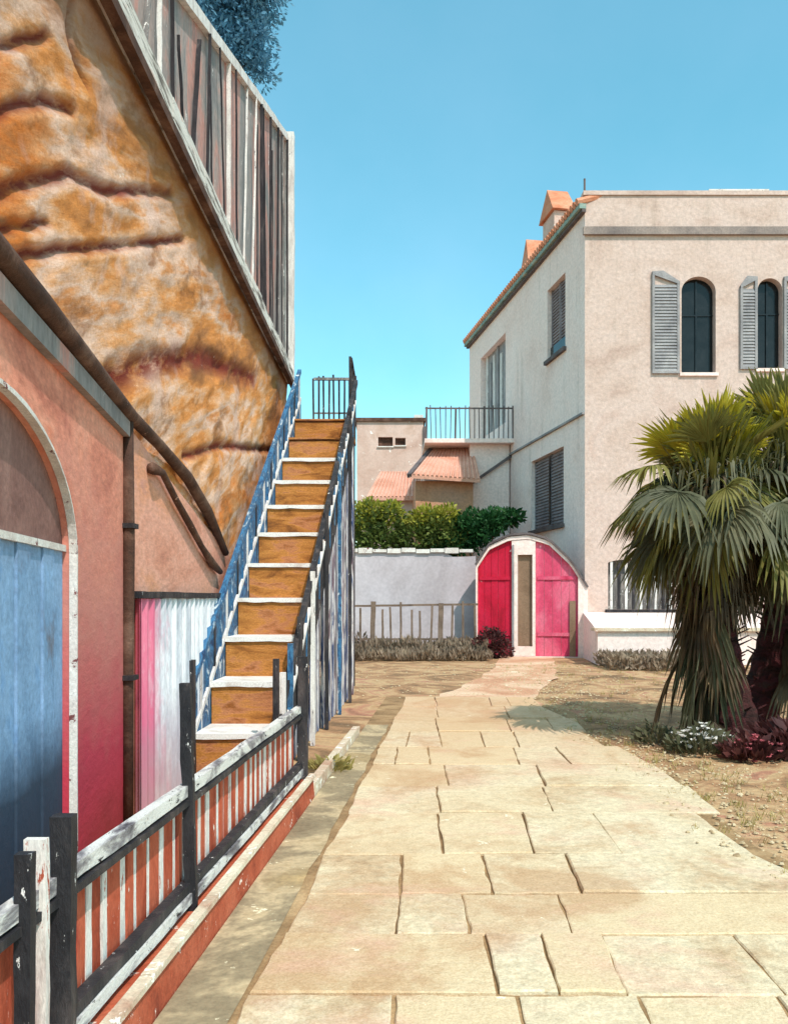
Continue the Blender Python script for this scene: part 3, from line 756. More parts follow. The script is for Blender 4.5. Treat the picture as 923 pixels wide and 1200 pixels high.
for a in (0,):
    hexa(bm, [(KX(7.25)-.08, 7.25, 0), (KX(7.25), 7.25, 0), (KX(10.6), 10.6, 0), (KX(10.6)-.08, 10.6, 0)], [(KX(7.25)-.08, 7.25, .12), (KX(7.25), 7.25, .12), (KX(10.6), 10.6, .10), (KX(10.6)-.08, 10.6, .10)])
link('kerb_edge', bm, M['kerbcap'], fe)
def fbar(z, w_, h_, mat, name, a=FE0, b=FE1, off=0.0, seg=24, wob=.005):
    bm = B(); bar(bm, (FX(a)+off, a, z), (FX(b)+off, b, z), w_, h_, seg=seg, wob=wob); link(name, bm, mat, fe)
fbar(.755, .05, .055, M['rail'], 'top_rail')
fbar(.700, .045, .028, M['iron'], 'top_rail', off=.012)
fbar(.285, .05, .045, M['iron'], 'bottom_rail', off=.01)
fbar(.235, .05, .05, M['rail'], 'bottom_rail', off=.02)
rs = random.Random(21)
Y = FE0+.03; i = 0
while Y < FE1-.1:
    red = (i % 2 == 0)
    wd = rs.uniform(.05, .15) if red else rs.uniform(.018, .065)
    tp = .73+rs.uniform(-.03, .01)
    off = -.035+rs.uniform(-.006, .006)
    bm = B(); a, b = Y, Y+wd
    n = 7; pr = None
    for q in range(n+1):
        z = .17+(tp-.17)*q/n; e0 = rs.uniform(-.004, .004); e1 = rs.uniform(-.004, .004)
        ring = [bm.verts.new((FX(a)+off, a+e0, z)), bm.verts.new((FX(b)+off, b+e1, z)), bm.verts.new((FX(b)+off-.02, b+e1, z)), bm.verts.new((FX(a)+off-.02, a+e0, z))]
        if pr:
            for s_ in range(4):
                t_ = (s_+1) % 4; bm.faces.new((pr[s_], pr[t_], ring[t_], ring[s_]))
        else: bm.faces.new(ring)
        pr = ring
    bm.faces.new(pr[::-1])
    link('picket', bm, M['picket_red' if red else 'picket_white'], fe)
    Y += wd+(.008 if rs.random() < .8 else .02); i += 1
for (Y, hgt, wd) in ((2.57, .93, .05), (2.82, .98, .068), (4.18, 1.28, .055), (7.2, 1.2, .08)):
    bm = B(); bar(bm, (FX(Y)+.035, Y, .17), (FX(Y)+.035-(.03 if Y == 4.18 else 0), Y, hgt), wd, wd*.8, seg=9, wob=.006); link('post', bm, M['iron'], fe)
bm = B(); bar(bm, (FX(2.69)+.01, 2.69, .17), (FX(2.69)+.01, 2.69, .94), .03, .07, seg=8, wob=.004, up=Vector((1, 0, 0))); link('post', bm, M['picket_white'], fe)

# ------------------------------------------------------------ right-hand building
bd = thing('corner_building', (8, 30, 0), 'tall flat-roofed building with beige front, white side and arched dark windows behind the palm', 'building')
ZR = 13.0
FP = Plane((5.36, 24), (17.5, 24), 1)
if FP.n.y > 0: FP.n = -FP.n
SP = Plane((5.36, 24), (3.27, 37), 1)
if SP.n.x > 0: SP.n = -SP.n
def fu(px): return (px-HX)/F*24-5.36
def fz(py): return EYE+(HY-py)/F*24
w1 = (fu(798), fu(838), fz(437), fz(324), .42); w2 = (fu(887), fu(916), fz(432), fz(326), .34)
w3 = (fu(712), fu(790), fz(714), fz(655), .12); w4 = (fu(975), fu(1005), fz(434), fz(326), .34)
bm = B(); wall(bm, FP, .002, FP.L, 0, ZR, .4, [w1, w2, w3, w4]); link('front_wall', bm, M['beige_wall'], bd)
su = SP.hit
def srect(pxa, pxb, pya, pyb):
    a, b = sorted((su(pxa), su(pxb))); m = (pxa+pxb)/2
    return (a, b, SP.hz(m, pyb), SP.hz(m, pya), 0.0)
s1 = srect(641, 662, 330, 415); s2 = srect(622, 660, 532, 618); s3 = srect(563, 592, 405, 505)
bm = B(); wall(bm, SP, .002, SP.L, 0, ZR-.25, .4, [s1, s2, s3]); link('side_wall', bm, M['white_wall'], bd)
bm = B()
box(bm, (5.9, 36.6, 0), (17.5, 37, ZR-.3)); box(bm, (17.1, 24.4, 0), (17.5, 36.6, ZR-.3)); box(bm, (3.8, 36.6, 0), (5.9, 37, ZR-.3)); link('rear_wall', bm, M['white_wall'], bd)
bm = B(); prism(bm, [SP.at(.3, ZR-.55, -.41), SP.at(SP.L-.4, ZR-.55, -.41), Vector((17.05, 36.55, ZR-.55)), Vector((17.05, 24.45, ZR-.55))], Vector((0, 0, .2))); rf = link('roof', bm, M['beige_wall'], bd)
for (o, nm) in ((w1, 1), (w2, 2), (w4, 4)):
    bm = B(); prism(bm, archpoly(FP, o[0]-.02, o[1]+.02, o[2], o[3]+.02, o[4], -.24), FP.n*-.04); wn = link('window', bm, M['dark'], bd)
    bm = B(); cx = (o[0]+o[1])/2
    pbox(bm, FP, cx-.025, cx+.025, o[2], o[3]-.02, -.235, -.20); pbox(bm, FP, o[0], o[1], (o[2]+o[3])/2+.3, (o[2]+o[3])/2+.34, -.234, -.205); link('frame', bm, M['dark'], wn)
    bm = B(); pbox(bm, FP, o[0]-.06, o[1]+.06, o[2]-.09, o[2]-.002, -.2, .07); link('sill', bm, M['white_wall'], wn)
def shutter(pl, u0, u1, zb, zt, out, slant, mat, parent):
    """louvred leaf standing against the wall; slant drops the outer top corner"""
    bm = B()
    a0, a1 = (zt, zt-slant) if slant > 0 else (zt+slant, zt)
    n = int((zt-zb)/.09)
    fr = .07
    pbox(bm, pl, u0, u0+fr, zb, a0-.0, out, out+.05); pbox(bm, pl, u1-fr, u1, zb, a1-.0, out, out+.05)
    pbox(bm, pl, u0+fr, u1-fr, zb, zb+fr, out, out+.05)
    pr = [pl.at(u0, a0-.08, out), pl.at(u1, a1-.08, out), pl.at(u1, a1, out), pl.at((u0*.6+u1*.4), max(a0, a1)+.02, out), pl.at(u0, a0, out)]
    prism(bm, pr, pl.n*.054)
    for i in range(n):
        z = zb+fr+i*.09
        t = (u1-u0)
        if z+.08 > min(a0, a1)-.06: continue
        hexa(bm, [pl.at(u0+fr, z, out+.035), pl.at(u1-fr, z, out+.035), pl.at(u1-fr, z+.07, out+.01), pl.at(u0+fr, z+.07, out+.01)],
             [pl.at(u0+fr, z, out+.045), pl.at(u1-fr, z, out+.045), pl.at(u1-fr, z+.08, out+.018), pl.at(u0+fr, z+.08, out+.018)])
    pbox(bm, pl, u0+fr, u1-fr, zb+fr, min(a0, a1)-.08, out, out+.008)
    return link('shutter', bm, mat, parent)
shutter(FP, fu(763), fu(795), fz(438), fz(319), .02, .28, M['shutter'], bd)
shutter(FP, fu(866), fu(886), fz(433), fz(325), .02, -.25, M['shutter'], bd)
shutter(FP, fu(917), fu(936), fz(433), fz(325), .02, .25, M['shutter'], bd)
shutter(FP, fu(955), fu(974), fz(433), fz(325), .02, -.25, M['shutter'], bd)
# mouldings of the front
bm = B(); pbox(bm, FP, -.06, FP.L, fz(276), fz(267), .001, .10); link('moulding', bm, M['beige_band'], bd)
bm = B(); pbox(bm, FP, -.05, FP.L, ZR+.002, ZR+.12, -.42, .05); link('parapet_cap', bm, M['beige_wall'], bd)
bm = B(); pbox(bm, FP, fu(830), fu(900), ZR+.122, ZR+.17, -.3, .03); link('parapet_cap', bm, M['trim'], bd)
# low barred window
bm = B(); pbox(bm, FP, w3[0]-.05, w3[1]+.05, w3[2], w3[3]+.05, -.36, -.3); wn = link('window', bm, M['slat_grey'], bd)
for i in range(9):
    u = w3[0]+(w3[1]-w3[0])*(i+.5)/9
    bm = B(); pbox(bm, FP, u-.035, u+.035, w3[2], w3[3], -.08, -.03); link('bar', bm, M['slat_dark' if i % 2 else 'slat_white'], wn)
bm = B(); pbox(bm, FP, w3[0]-.08, w3[1]+.08, w3[2]-.08, w3[2]-.002, -.1, .08); link('sill', bm, M['slat_dark'], wn)
# side windows
for o, mt in ((s1, 'shutter_mauve'), (s2, 'shutter_mauve')):
    m = (o[0]+o[1])/2
    bm = B(); pbox(bm, SP, o[0], o[1], o[2], o[3], -.24, -.18); wn = link('window', bm, M[mt], bd)
    for a, b in ((o[0]+.02, m-.02), (m+.02, o[1]-.02)):
        bm = B()
        z = o[2]+.1
        while z < o[3]-.12:
            pbox(bm, SP, a+.06, b-.06, z, z+.05, -.178, -.14); z += .10
        for u in (a, b-.06): pbox(bm, SP, u, u+.06, o[2]+.02, o[3]-.02, -.178, -.13)
        link('shutter', bm, M[mt], wn)
    bm = B(); pbox(bm, SP, o[0]-.08, o[1]+.08, o[2]-.12, o[2]-.002, -.15, .10); link('sill', bm, M['bars'], wn)
bm = B(); m = s1; pbox(bm, SP, m[0]+.02, m[1]-.02, m[2]+.002, m[2]+.42, -.13, -.10); link('planter_box', bm, M['dark'], bd)
m = s2; bm = B(); pbox(bm, SP, (m[0]+m[1])/2-.07, (m[0]+m[1])/2+.07, m[2]+.1, m[3]-.05, -.125, -.10); link('centre_bar', bm, M['dark'], bd)
bm = B(); pbox(bm, SP, s3[0], s3[1], s3[2], s3[3], -.3, -.24); wn = link('window', bm, M['shutter'], bd)
for i in range(7):
    u = s3[0]+(s3[1]-s3[0])*(i+.5)/7
    bm = B(); pbox(bm, SP, u-.12, u+.12, s3[2], s3[3]-(.2*(i % 3)), -.235, -.19); link('slat', bm, M['shutter' if i % 2 else 'slat_white'], wn)
# string course and eaves of the side wall
zc = 6.85
bm = B(); pbox(bm, SP, .0, SP.hit(598), zc, zc+.06, .001, .08); link('string_course', bm, M['shutter'], bd)
bm = B(); pbox(bm, SP, -.1, SP.L+.1, ZR-.50, ZR-.42, .001, .12); link('eaves_board', bm, M['bars'], bd)
bm = B(); pbox(bm, SP, -.1, SP.L+.15, ZR-.41, ZR-.27, .001, .20); link('gutter', bm, M['gutter_teal'], bd)
bm = B()
n = 60
for i in range(n):
    u = -.1+(SP.L+.3)*i/n; wd = (SP.L+.3)/n
    tube(bm, [SP.at(u+wd/2, ZR-.20, .24), SP.at(u+wd/2, ZR+.02, -.5)], [wd*.46, wd*.46], 7)
link('eaves_tiles', bm, M['tile'], rf)
# chimneys with pointed caps and the aerial
def chimney(px, wdt, zt):
    u = SP.hit(px)
    bm = B(); pbox(bm, SP, u-wdt, u+wdt, ZR-.3, zt-.9, -.9, -.3); c = link('chimney', bm, M['pink_house'], rf)
    bm = B(); a = [SP.at(u-wdt*1.25, zt-.88, -.2), SP.at(u+wdt*1.25, zt-.88, -.2), SP.at(u+wdt*1.25, zt-.88, -1.0), SP.at(u-wdt*1.25, zt-.88, -1.0)]
    vs = [bm.verts.new(p) for p in a]; t1 = bm.verts.new(SP.at(u, zt, -.25)); t2 = bm.verts.new(SP.at(u, zt, -.95))
    bm.faces.new(vs); bm.faces.new((vs[0], vs[1], t1)); bm.faces.new((vs[3], vs[2], t2)); bm.faces.new((vs[1], vs[2], t2, t1)); bm.faces.new((vs[0], vs[3], t2, t1))
    link('chimney', bm, M['tile'], rf)
chimney(632, .55, 15.0)
chimney(608, .32, 14.3)
bm = B(); tube(bm, [(5.42, 24.3, ZR), (5.42, 24.3, ZR+.62)], .03, 6); link('aerial', bm, M['bars'], rf)
# raised forecourt in front of the beige wall
fc = thing('forecourt_platform', (7, 22.5, 0), 'pale raised forecourt at the foot of the beige building beside the pink gate', 'platform')
bm = B(); hexa(bm, [(5.1, 21.4, 0), (18, 21.4, 0), (18, 23.99, 0), (5.3, 23.99, 0)], [(5.1, 21.4, .85), (18, 21.4, .85), (18, 23.99, 1.28), (5.3, 23.99, 1.28)]); link('platform_body', bm, M['white_wall'], fc)
bm = B(); box(bm, (5.0, 21.3, .852), (18, 21.7, .93)); link('platform_edge', bm, M['kerbcap'], fc)

# ------------------------------------------------------------ arched gateway
gt = thing('arched_gateway', (4, 25, 0), 'white arched gateway with a crimson and a rose-pink door leaf between hedge and building', 'gateway')
GP = Plane((2.35, 24.6), (5.42, 23.9), 1)
if GP.n.y > 0: GP.n = -GP.n
def gz(px, py): return GP.hz(px, py)
GL = GP.L
def gtop(u):
    px_pts = [(0, gz(556, 664)), (.12*GL, gz(570, 640)), (.3*GL, gz(592, 629)), (.48*GL, gz(612, 627)), (.66*GL, gz(634, 634)), (.85*GL, gz(660, 658)), (GL, gz(681, 690))]
    for (a, za), (b, zb) in zip(px_pts, px_pts[1:]):
        if a <= u <= b+1e-6:
            t = (u-a)/(b-a); return za+(zb-za)*t
    return px_pts[-1][1]
ops = [(GP.hit(559), GP.hit(599), .02, 0, 0), (GP.hit(599), GP.hit(627), .02, 0, 0), (GP.hit(627), GP.hit(677), .02, 0, 0)]
slit = (GP.hit(607), GP.hit(620))
gb = B()
def T2(u): return gtop(min(max(u, 0), GL))
# subdivide by adding thin dummy breakpoints through zero-height openings
dummy = [(GL*i/16, GL*(i+1)/16, -1, -1, 0) for i in range(16)]
def wall2(bm, pl, u0, u1, z0, th, ops, T):
    br = {u0, u1}
    for i in range(25): br.add(u0+(u1-u0)*i/24)
    for o in ops:
        br.add(o[0]); br.add(o[1])
    br = sorted(br)
    def arch(o, u): return T(u)-.11
    for a, b in zip(br, br[1:]):
        if b-a < 1e-6: continue
        m = (a+b)/2; cov = [o for o in ops if o[0] < m < o[1]]
        if cov: segs = [((z0, z0), (cov[0][2],)*2), ((arch(cov[0], a), arch(cov[0], b)), (T(a), T(b)))]
        else: segs = [((z0, z0), (T(a), T(b)))]
        for (la, lb), (ha, hb) in segs:
            for o_ in (0, -th): quad(bm, pl.at(a, la, o_), pl.at(b, lb, o_), pl.at(b, hb, o_), pl.at(a, ha, o_))
            quad(bm, pl.at(a, ha), pl.at(b, hb), pl.at(b, hb, -th), pl.at(a, ha, -th))
            quad(bm, pl.at(a, la), pl.at(b, lb), pl.at(b, lb, -th), pl.at(a, la, -th))
    for o, u in ((ops[0], ops[0][0]), (ops[-1], ops[-1][1])):
        quad(bm, pl.at(u, o[2]), pl.at(u, arch(o, u)), pl.at(u, arch(o, u), -th), pl.at(u, o[2], -th))
    for u in (u0, u1): quad(bm, pl.at(u, z0), pl.at(u, T(u)), pl.at(u, T(u), -th), pl.at(u, z0, -th))
wall2(gb, GP, 0, GL, 0, .35, ops, T2); link('gateway_wall', gb, M['white_wall'], gt)
bm = B()
pts = [GP.at(GL*i/16, gtop(GL*i/16)+.05, -.15) for i in range(17)]
for a, b in zip(pts, pts[1:]): bar(bm, a, b, .40, .06)
link('arch_coping', bm, M['bars'], gt)
for (o, mt, lb) in ((ops[0], 'crimson', 'deep crimson door leaf'), (ops[2], 'rose', 'rose-pink door leaf')):
    bm = B(); n = 5
    wd = (o[1]-o[0])/n
    def az_(u): return gtop(u)-.12
    for i in range(n):
        for q in range(4):
            ua, ub = o[0]+i*wd+.004+(wd-.008)*q/4, o[0]+i*wd+.004+(wd-.008)*(q+1)/4
            f0_, f1_ = -.17-.01*(i % 2), -.10-.01*(i % 2)
            hexa(bm, [GP.at(ua, .03, f0_), GP.at(ub, .03, f0_), GP.at(ub, .03, f1_), GP.at(ua, .03, f1_)], [GP.at(ua, az_(ua), f0_), GP.at(ub, az_(ub), f0_), GP.at(ub, az_(ub), f1_), GP.at(ua, az_(ua), f1_)])
    bmesh.ops.remove_doubles(bm, verts=bm.verts[:], dist=.0004)
    lf = link('door', bm, M[mt], gt); lf['label'] = lb
    for z in (.6, 2.2):
        bm = B(); pbox(bm, GP, o[0]+.05, o[1]-.05, z, z+.10, -.098, -.07); link('hinge_strap', bm, M[mt], lf)
o = ops[1]; bm = B(); n = 8
for i in range(n):
    ua, ub = o[0]+.004+(o[1]-o[0]-.008)*i/n, o[0]+.004+(o[1]-o[0]-.008)*(i+1)/n
    if slit[0]-.04 < (ua+ub)/2 < slit[1]+.04: segs = [(.03, .3), (gz(613, 650), None)]
    else: segs = [(.03, None)]
    for zb, zt in segs:
        za, zc2 = (gtop(ua)-.12, gtop(ub)-.12) if zt is None else (zt, zt)
        hexa(bm, [GP.at(ua, zb, -.12), GP.at(ub, zb, -.12), GP.at(ub, zb, -.02), GP.at(ua, zb, -.02)], [GP.at(ua, za, -.12), GP.at(ub, zc2, -.12), GP.at(ub, zc2, -.02), GP.at(ua, za, -.02)])
bmesh.ops.remove_doubles(bm, verts=bm.verts[:], dist=.0004)
link('centre_panel', bm, M['white_wall'], gt)
bm = B(); pbox(bm, GP, o[0]+.02, o[1]-.02, .05, gz(613, 645), -.20, -.13); link('slit_panel', bm, M['brown_slit'], gt)
bm = B(); pbox(bm, GP, GP.hit(667), GP.hit(674), .04, 1.6, -.094, -.05); link('door_post', bm, M['brown_slit'], gt)
bm = B(); pbox(bm, GP, GP.hit(600), GP.hit(602), .03, 3.2, -.018, .012); link('door_post', bm, M['shutter'], gt)

# ------------------------------------------------------------ lavender boundary wall and picket fence
lw = thing('boundary_wall', (0, 26, 0), 'lavender-grey boundary wall below the green hedge', 'wall')
bm = B()
n = 30; pr = None
for i in range(n+1):
    x = -4.5+(6.95)*i/n; zt = 3.06+.06*noise.noise(Vector((x*.8, 3, 0)))-(.12 if x > 1.7 else 0)
    ring = [bm.verts.new((x, 25.6, 0)), bm.verts.new((x, 25.6, zt)), bm.verts.new((x, 25.95, zt)), bm.verts.new((x, 25.95, 0))]
    if pr:
        for a in range(4):
            b = (a+1) % 4; bm.faces.new((pr[a], pr[b], ring[b], ring[a]))
    else: bm.faces.new(ring)
    pr = ring
bm.faces.new(pr[::-1]); link('wall_body', bm, M['lav_wall'], lw)
bm = B()
for i in range(16):
    x = -4.5+.43*i; box(bm, (x, 25.52, 3.02+.03*(i % 2)), (x+.41, 26.03, 3.14+.02*(i % 3)))
link('coping', bm, M['trim'], lw)
pf = thing('picket_fence', (0, 24.4, 0), 'small brown picket fence in front of the lavender-grey wall', 'fence')
bm = B(); bar(bm, (-2.2, 24.4, 1.44), (2.4, 24.4, 1.50), .05, .06, seg=10, wob=.01); link('rail', bm, M['picket_brown'], pf)
bm = B(); bar(bm, (-2.2, 24.42, .5), (2.4, 24.42, .5), .05, .06); link('rail', bm, M['picket_brown'], pf)
x = -2.1; i = 0; rs = random.Random(2)
while x < 2.4:
    big = i in (5, 12)
    bm = B(); bar(bm, (x, 24.36, 0), (x+rs.uniform(-.04, .04), 24.36, 1.42+rs.uniform(-.15, .18)), .14 if big else .06, .05, seg=5, wob=.012); link('post' if big else 'picket', bm, M['picket_brown'], pf)
    x += rs.uniform(.24, .36); i += 1

# ------------------------------------------------------------ houses behind
tr = thing('annexe_house', (2.4, 33, 0), 'low annexe with faded terracotta roof and railed balcony against the white building', 'house')
bm = B(); box(bm, (.75, 29.7, 0), (2.75, 36.5, 5.75)); link('wall', bm, M['ochre_wall'], tr)
bm = B(); box(bm, (2.752, 31.0, 0), (4.18, 36.4, 7.25)); link('wall', bm, M['white_wall'], tr)
bm = B(); box(bm, (1.15, 31.9, 5.75), (2.75, 36.4, 7.25)); link('wall', bm, M['pink_house'], tr)
def tiles(bm, A, Bp, Cp, D, n, r):
    """rows of half-round tiles between eaves A-B and ridge D-C"""
    for i in range(n):
        t = (i+.5)/n; a = Vector(A).lerp(Vector(Bp), t); d = Vector(D).lerp(Vector(Cp), t)
        tube(bm, [a, d], r, 6)
bm = B(); A, Bq, Cq, D = (.55, 29.2, 5.78), (2.95, 29.2, 5.62), (2.95, 32.0, 7.25), (1.45, 32.0, 7.18)
prism(bm, [Vector(A), Vector(Bq), Vector(Cq), Vector(D)], Vector((0, 0, .10))); 
tiles(bm, Vector(A)+Vector((.05, 0, .11)), Vector(Bq)+Vector((0, 0, .11)), Vector(Cq)+Vector((0, 0, .11)), Vector(D)+Vector((.05, 0, .11)), 15, .055)
link('roof', bm, M['tile_pale'], tr)
bm = B(); bar(bm, (.52, 29.2, 5.86), (1.42, 32.0, 7.28), .16, .14); link('verge', bm, M['bars'], tr)
bm = B(); bar(bm, P(553, 566, 30.9), P(599, 534, 30.9), .06, .1); link('verge', bm, M['bars'], tr)
bm = B(); box(bm, (1.1, 30.6, 7.252), (4.35, 36.4, 7.40)); link('balcony_slab', bm, M['white_wall'], tr)
for i in range(19):
    x = 1.16+(4.28-1.16)*i/18
    bm = B(); bar(bm, (x, 30.7, 7.4), (x+random.uniform(-.03, .03), 30.7, 8.52+random.uniform(-.02, .1)), .035 if i % 6 else .07, seg=3, wob=.005); link('baluster', bm, M['bars'], tr)
bm = B(); bar(bm, (1.12, 30.7, 8.5), (4.32, 30.7, 8.5), .05); link('handrail', bm, M['bars'], tr)
ph = thing('pink_cottage', (0, 42, 0), 'small dusty pink house with two dark windows far behind the hedge', 'house')
bm = B(); PL = Plane(P(418, 700, 42), P(496, 700, 42), 1)
if PL.n.y > 0: PL.n = -PL.n
cz = lambda py: EYE+(HY-py)/F*42
wo = [((443-418)/F*42, (460-418)/F*42, cz(523), cz(512), 0), ((463-418)/F*42, (475-418)/F*42, cz(522), cz(513), 0)]
wall(bm, PL, 0, PL.L, 0, cz(494), .3, wo); link('wall', bm, M['pink_house'], ph)
bm = B(); pbox(bm, PL, 0, .3, 0, cz(494)-.1, -6, -.301); pbox(bm, PL, PL.L-.3, PL.L, 0, cz(494)-.1, -6, -.301); pbox(bm, PL, 0, PL.L, 0, cz(494)-.1, -6.3, -6.001); link('wall', bm, M['pink_house'], ph)
for o in wo:
    bm = B(); pbox(bm, PL, o[0], o[1], o[2], o[3], -.28, -.2); wn = link('window', bm, M['roof_dark'], ph)
    bm = B(); pbox(bm, PL, o[0]-.05, o[1]+.05, o[2]-.06, o[2]-.002, -.1, .08); link('sill', bm, M['trim'], wn)
bm = B(); pbox(bm, PL, -.1, PL.L+.1, cz(494)+.002, cz(490), -6.4, .12); link('roof', bm, M['roof_dark'], ph)
bm = B(); pbox(bm, PL, PL.L-.45, PL.L-.0, cz(494)+.20, cz(484), -1, -.4); link('chimney', bm, M['trim'], ph)
bm = B(); pbox(bm, PL, PL.L-.02, PL.L+.12, cz(545), cz(500), -.2, .1); link('downpipe', bm, M['bars'], ph)
hh = thing('tiled_shed', (-.2, 35, 0), 'tan outbuilding with pitched terracotta roof between pink house and annexe', 'shed')
bm = B(); box(bm, (-.9, 34.2, 0), (1.0, 38, 5.6)); link('wall', bm, M['pink_house'], hh)
bm = B(); prism(bm, [Vector((-1.1, 33.9, 5.55)), Vector((1.1, 33.9, 5.55)), Vector((1.1, 36.3, 6.9)), Vector((-.6, 36.3, 6.9))], Vector((0, 0, .12))); 
tiles(bm, (-1.05, 33.9, 5.68), (1.1, 33.9, 5.68), (1.1, 36.3, 7.03), (-.58, 36.3, 7.03), 14, .055); link('roof', bm, M['tile_pale'], hh)

# ------------------------------------------------------------ vegetation
def leaf(bm, c, d, s, wr=.45):
    d = d.normalized(); up = Vector((random.uniform(-1, 1), random.uniform(-1, 1), random.uniform(-1, 1)))
    sd = d.cross(up)
    if sd.length < 1e-3: sd = Vector((1, 0, 0))
    sd.normalize()
    a = bm.verts.new(c); b = bm.verts.new(c+d*s*.5+sd*s*wr*.5); e = bm.verts.new(c+d*s); f = bm.verts.new(c+d*s*.5-sd*s*wr*.5)
    bm.faces.new((a, b, e, f))
def foliage(blobs, n, s, wr=.5, seed=1, shell=.45):
    rs = random.Random(seed); bm = B(); tot = sum(b[1][0]*b[1][1]*b[1][2] for b in blobs)
    for (c, r) in blobs:
        for _ in range(int(n*r[0]*r[1]*r[2]/tot)):
            v = Vector((rs.gauss(0, 1), rs.gauss(0, 1), rs.gauss(0, 1))).normalized()
            rad = (shell+(1-shell)*rs.random())
            rad *= 1+.28*noise.noise(Vector(c)*3+v*2.2)
            p = Vector((c[0]+v.x*r[0]*rad, c[1]+v.y*r[1]*rad, c[2]+v.z*r[2]*rad))
            d = v+Vector((rs.uniform(-.8, .8), rs.uniform(-.8, .8), rs.uniform(-.5, .8)))
            leaf(bm, p, d, s*rs.uniform(.6, 1.4), wr)
    return bm
def shrub(name, base, parts, label, cat, stems, group=None):
    t = thing(name, base, label, cat, group)
    for nm, bm, mt in parts: link(nm, bm, M[mt], t)
    b_ = Vector(base); bm = B()
    for q in stems:
        q = Vector(q); tube(bm, [b_+Vector((random.uniform(-.1, .1), 0, 0)), b_.lerp(q, .5)+Vector((.05, 0, .1)), q], [.05, .035, .015], 6)
    link('stem', bm, M['stem'], t); return t
y_ = 27.4
def bl(px, py, rx, rz, Y=27.4, ry=.7):
    p = P(px, py, Y); return ((p.x, p.y, p.z), (rx, ry, rz))
shrub('bush', (-.6, 27.4, 0), [('foliage', foliage([bl(430, 618, .55, .78), bl(455, 616, .6, .66), bl(440, 640, .8, .7)], 3600, .16, seed=1), 'hedge_mid'),
     ('foliage', foliage([bl(435, 600, .45, .42), bl(458, 602, .45, .38), bl(420, 606, .4, .45)], 1300, .16, seed=2), 'hedge_lime')],
     'yellow-green bush over the lavender wall, nearest the stairs', 'bush', [P(430, 620, 27.4), P(450, 610, 27.4)])
shrub('bush', (1.0, 27.4, 0), [('foliage', foliage([bl(488, 630, .7, .6), bl(510, 622, .6, .58), bl(530, 630, .6, .5)], 3800, .16, seed=3), 'hedge_mid'),
     ('foliage', foliage([bl(500, 606, .5, .3), bl(522, 604, .42, .3), bl(485, 612, .35, .25)], 1200, .16, seed=4), 'hedge_lime')],
     'mid-green bush with lime tips over the middle of the lavender wall', 'bush', [P(495, 620, 27.4), P(515, 615, 27.4)])
shrub('bush', (2.5, 27.3, 0), [('foliage', foliage([bl(550, 622, .75, .62), bl(575, 612, .6, .38), bl(598, 606, .42, .25), bl(528, 640, .6, .3)], 5200, .17, seed=5, shell=.2), 'hedge_dark')],
     'dark green bush reaching over the arched gateway', 'bush', [P(550, 625, 27.3), P(580, 612, 27.3)])
# blue-grey tree behind the slatted screen
def cypress_crown():
    Y = 19
    bs = []
    for px, py, r in ((272, 15, .75), (300, 40, .5), (305, 80, .42), (285, 60, .55), (250, -40, 1.1), (296, -25, .9), (250, 60, .8), (240, 130, .9), (210, 60, 1)):
        p = P(px, py, Y); bs.append(((p.x, p.y, p.z), (r, r, r*1.1)))
    return foliage(bs, 34000, .12, .5, seed=9, shell=.1)
bt = thing('tree', (-4.2, 19, 0), 'blue-grey tree crown rising behind the slatted terrace screen', 'tree')
bm = B(); tube(bm, [(-4.2, 19, 0), (-4.1, 19, 5), (-4.0, 19, 9), (-3.8, 19, 13)], [.3, .24, .18, .08], 8)
for q in ((-3.3, 19, 14), (-3.3, 18.9, 12.6), (-4.4, 19, 13)): tube(bm, [(-4.0, 19, 9.5), q], [.12, .03], 6)
link('trunk', bm, M['stem'], bt); link('crown', cypress_crown(), M['blue_leaf'], bt)
# dry undergrowth at the foot of wall and gate
rs = random.Random(31)
bm = B()
for _ in range(9000):
    x = rs.uniform(-2.4, 2.6); y = rs.uniform(22.6, 24.9)
    h = (.16+.42*max(0, noise.noise(Vector((x*1.5, y, 3)))+.4))*(1 if y > 23.4 else .5)
    c = Vector((x, y, rs.uniform(0, h)))
    leaf(bm, c, Vector((rs.uniform(-.6, .6), rs.uniform(-.6, .6), 1)), rs.uniform(.1, .26), .3)
tag(link('undergrowth', bm, M['brush']), 'dry grey-brown undergrowth at the foot of the lavender wall', 'undergrowth', kind='stuff')
bm = B()
for _ in range(3500):
    x = rs.uniform(5.0, 7.8); y = rs.uniform(19.6, 21.3)
    c = Vector((x, y, rs.uniform(0, .3)))
    leaf(bm, c, Vector((rs.uniform(-.9, .9), rs.uniform(-.6, .6), .7)), rs.uniform(.08, .22), .35)
tag(link('undergrowth', bm, M['brush']), 'dry brown weeds below the raised forecourt', 'undergrowth', kind='stuff')
shrub('bush', (2.75, 23.9, 0), [('foliage', foliage([((2.7, 23.9, .42), (.42, .35, .42)), ((3.0, 23.8, .25), (.3, .3, .25))], 1100, .11, seed=12), 'wine_leaf')],
      'small wine-red bush at the foot of the crimson door leaf', 'bush', [(2.75, 23.9, .5)])

M['dry_grass'] = leafmat('dry_grass', [(.3, (140, 128, 70)), (.7, (190, 170, 110))])
tag(link('dry_grass', DRY, M['dry_grass']), 'sparse dry grass tufts on the brown earth', 'grass', kind='stuff')
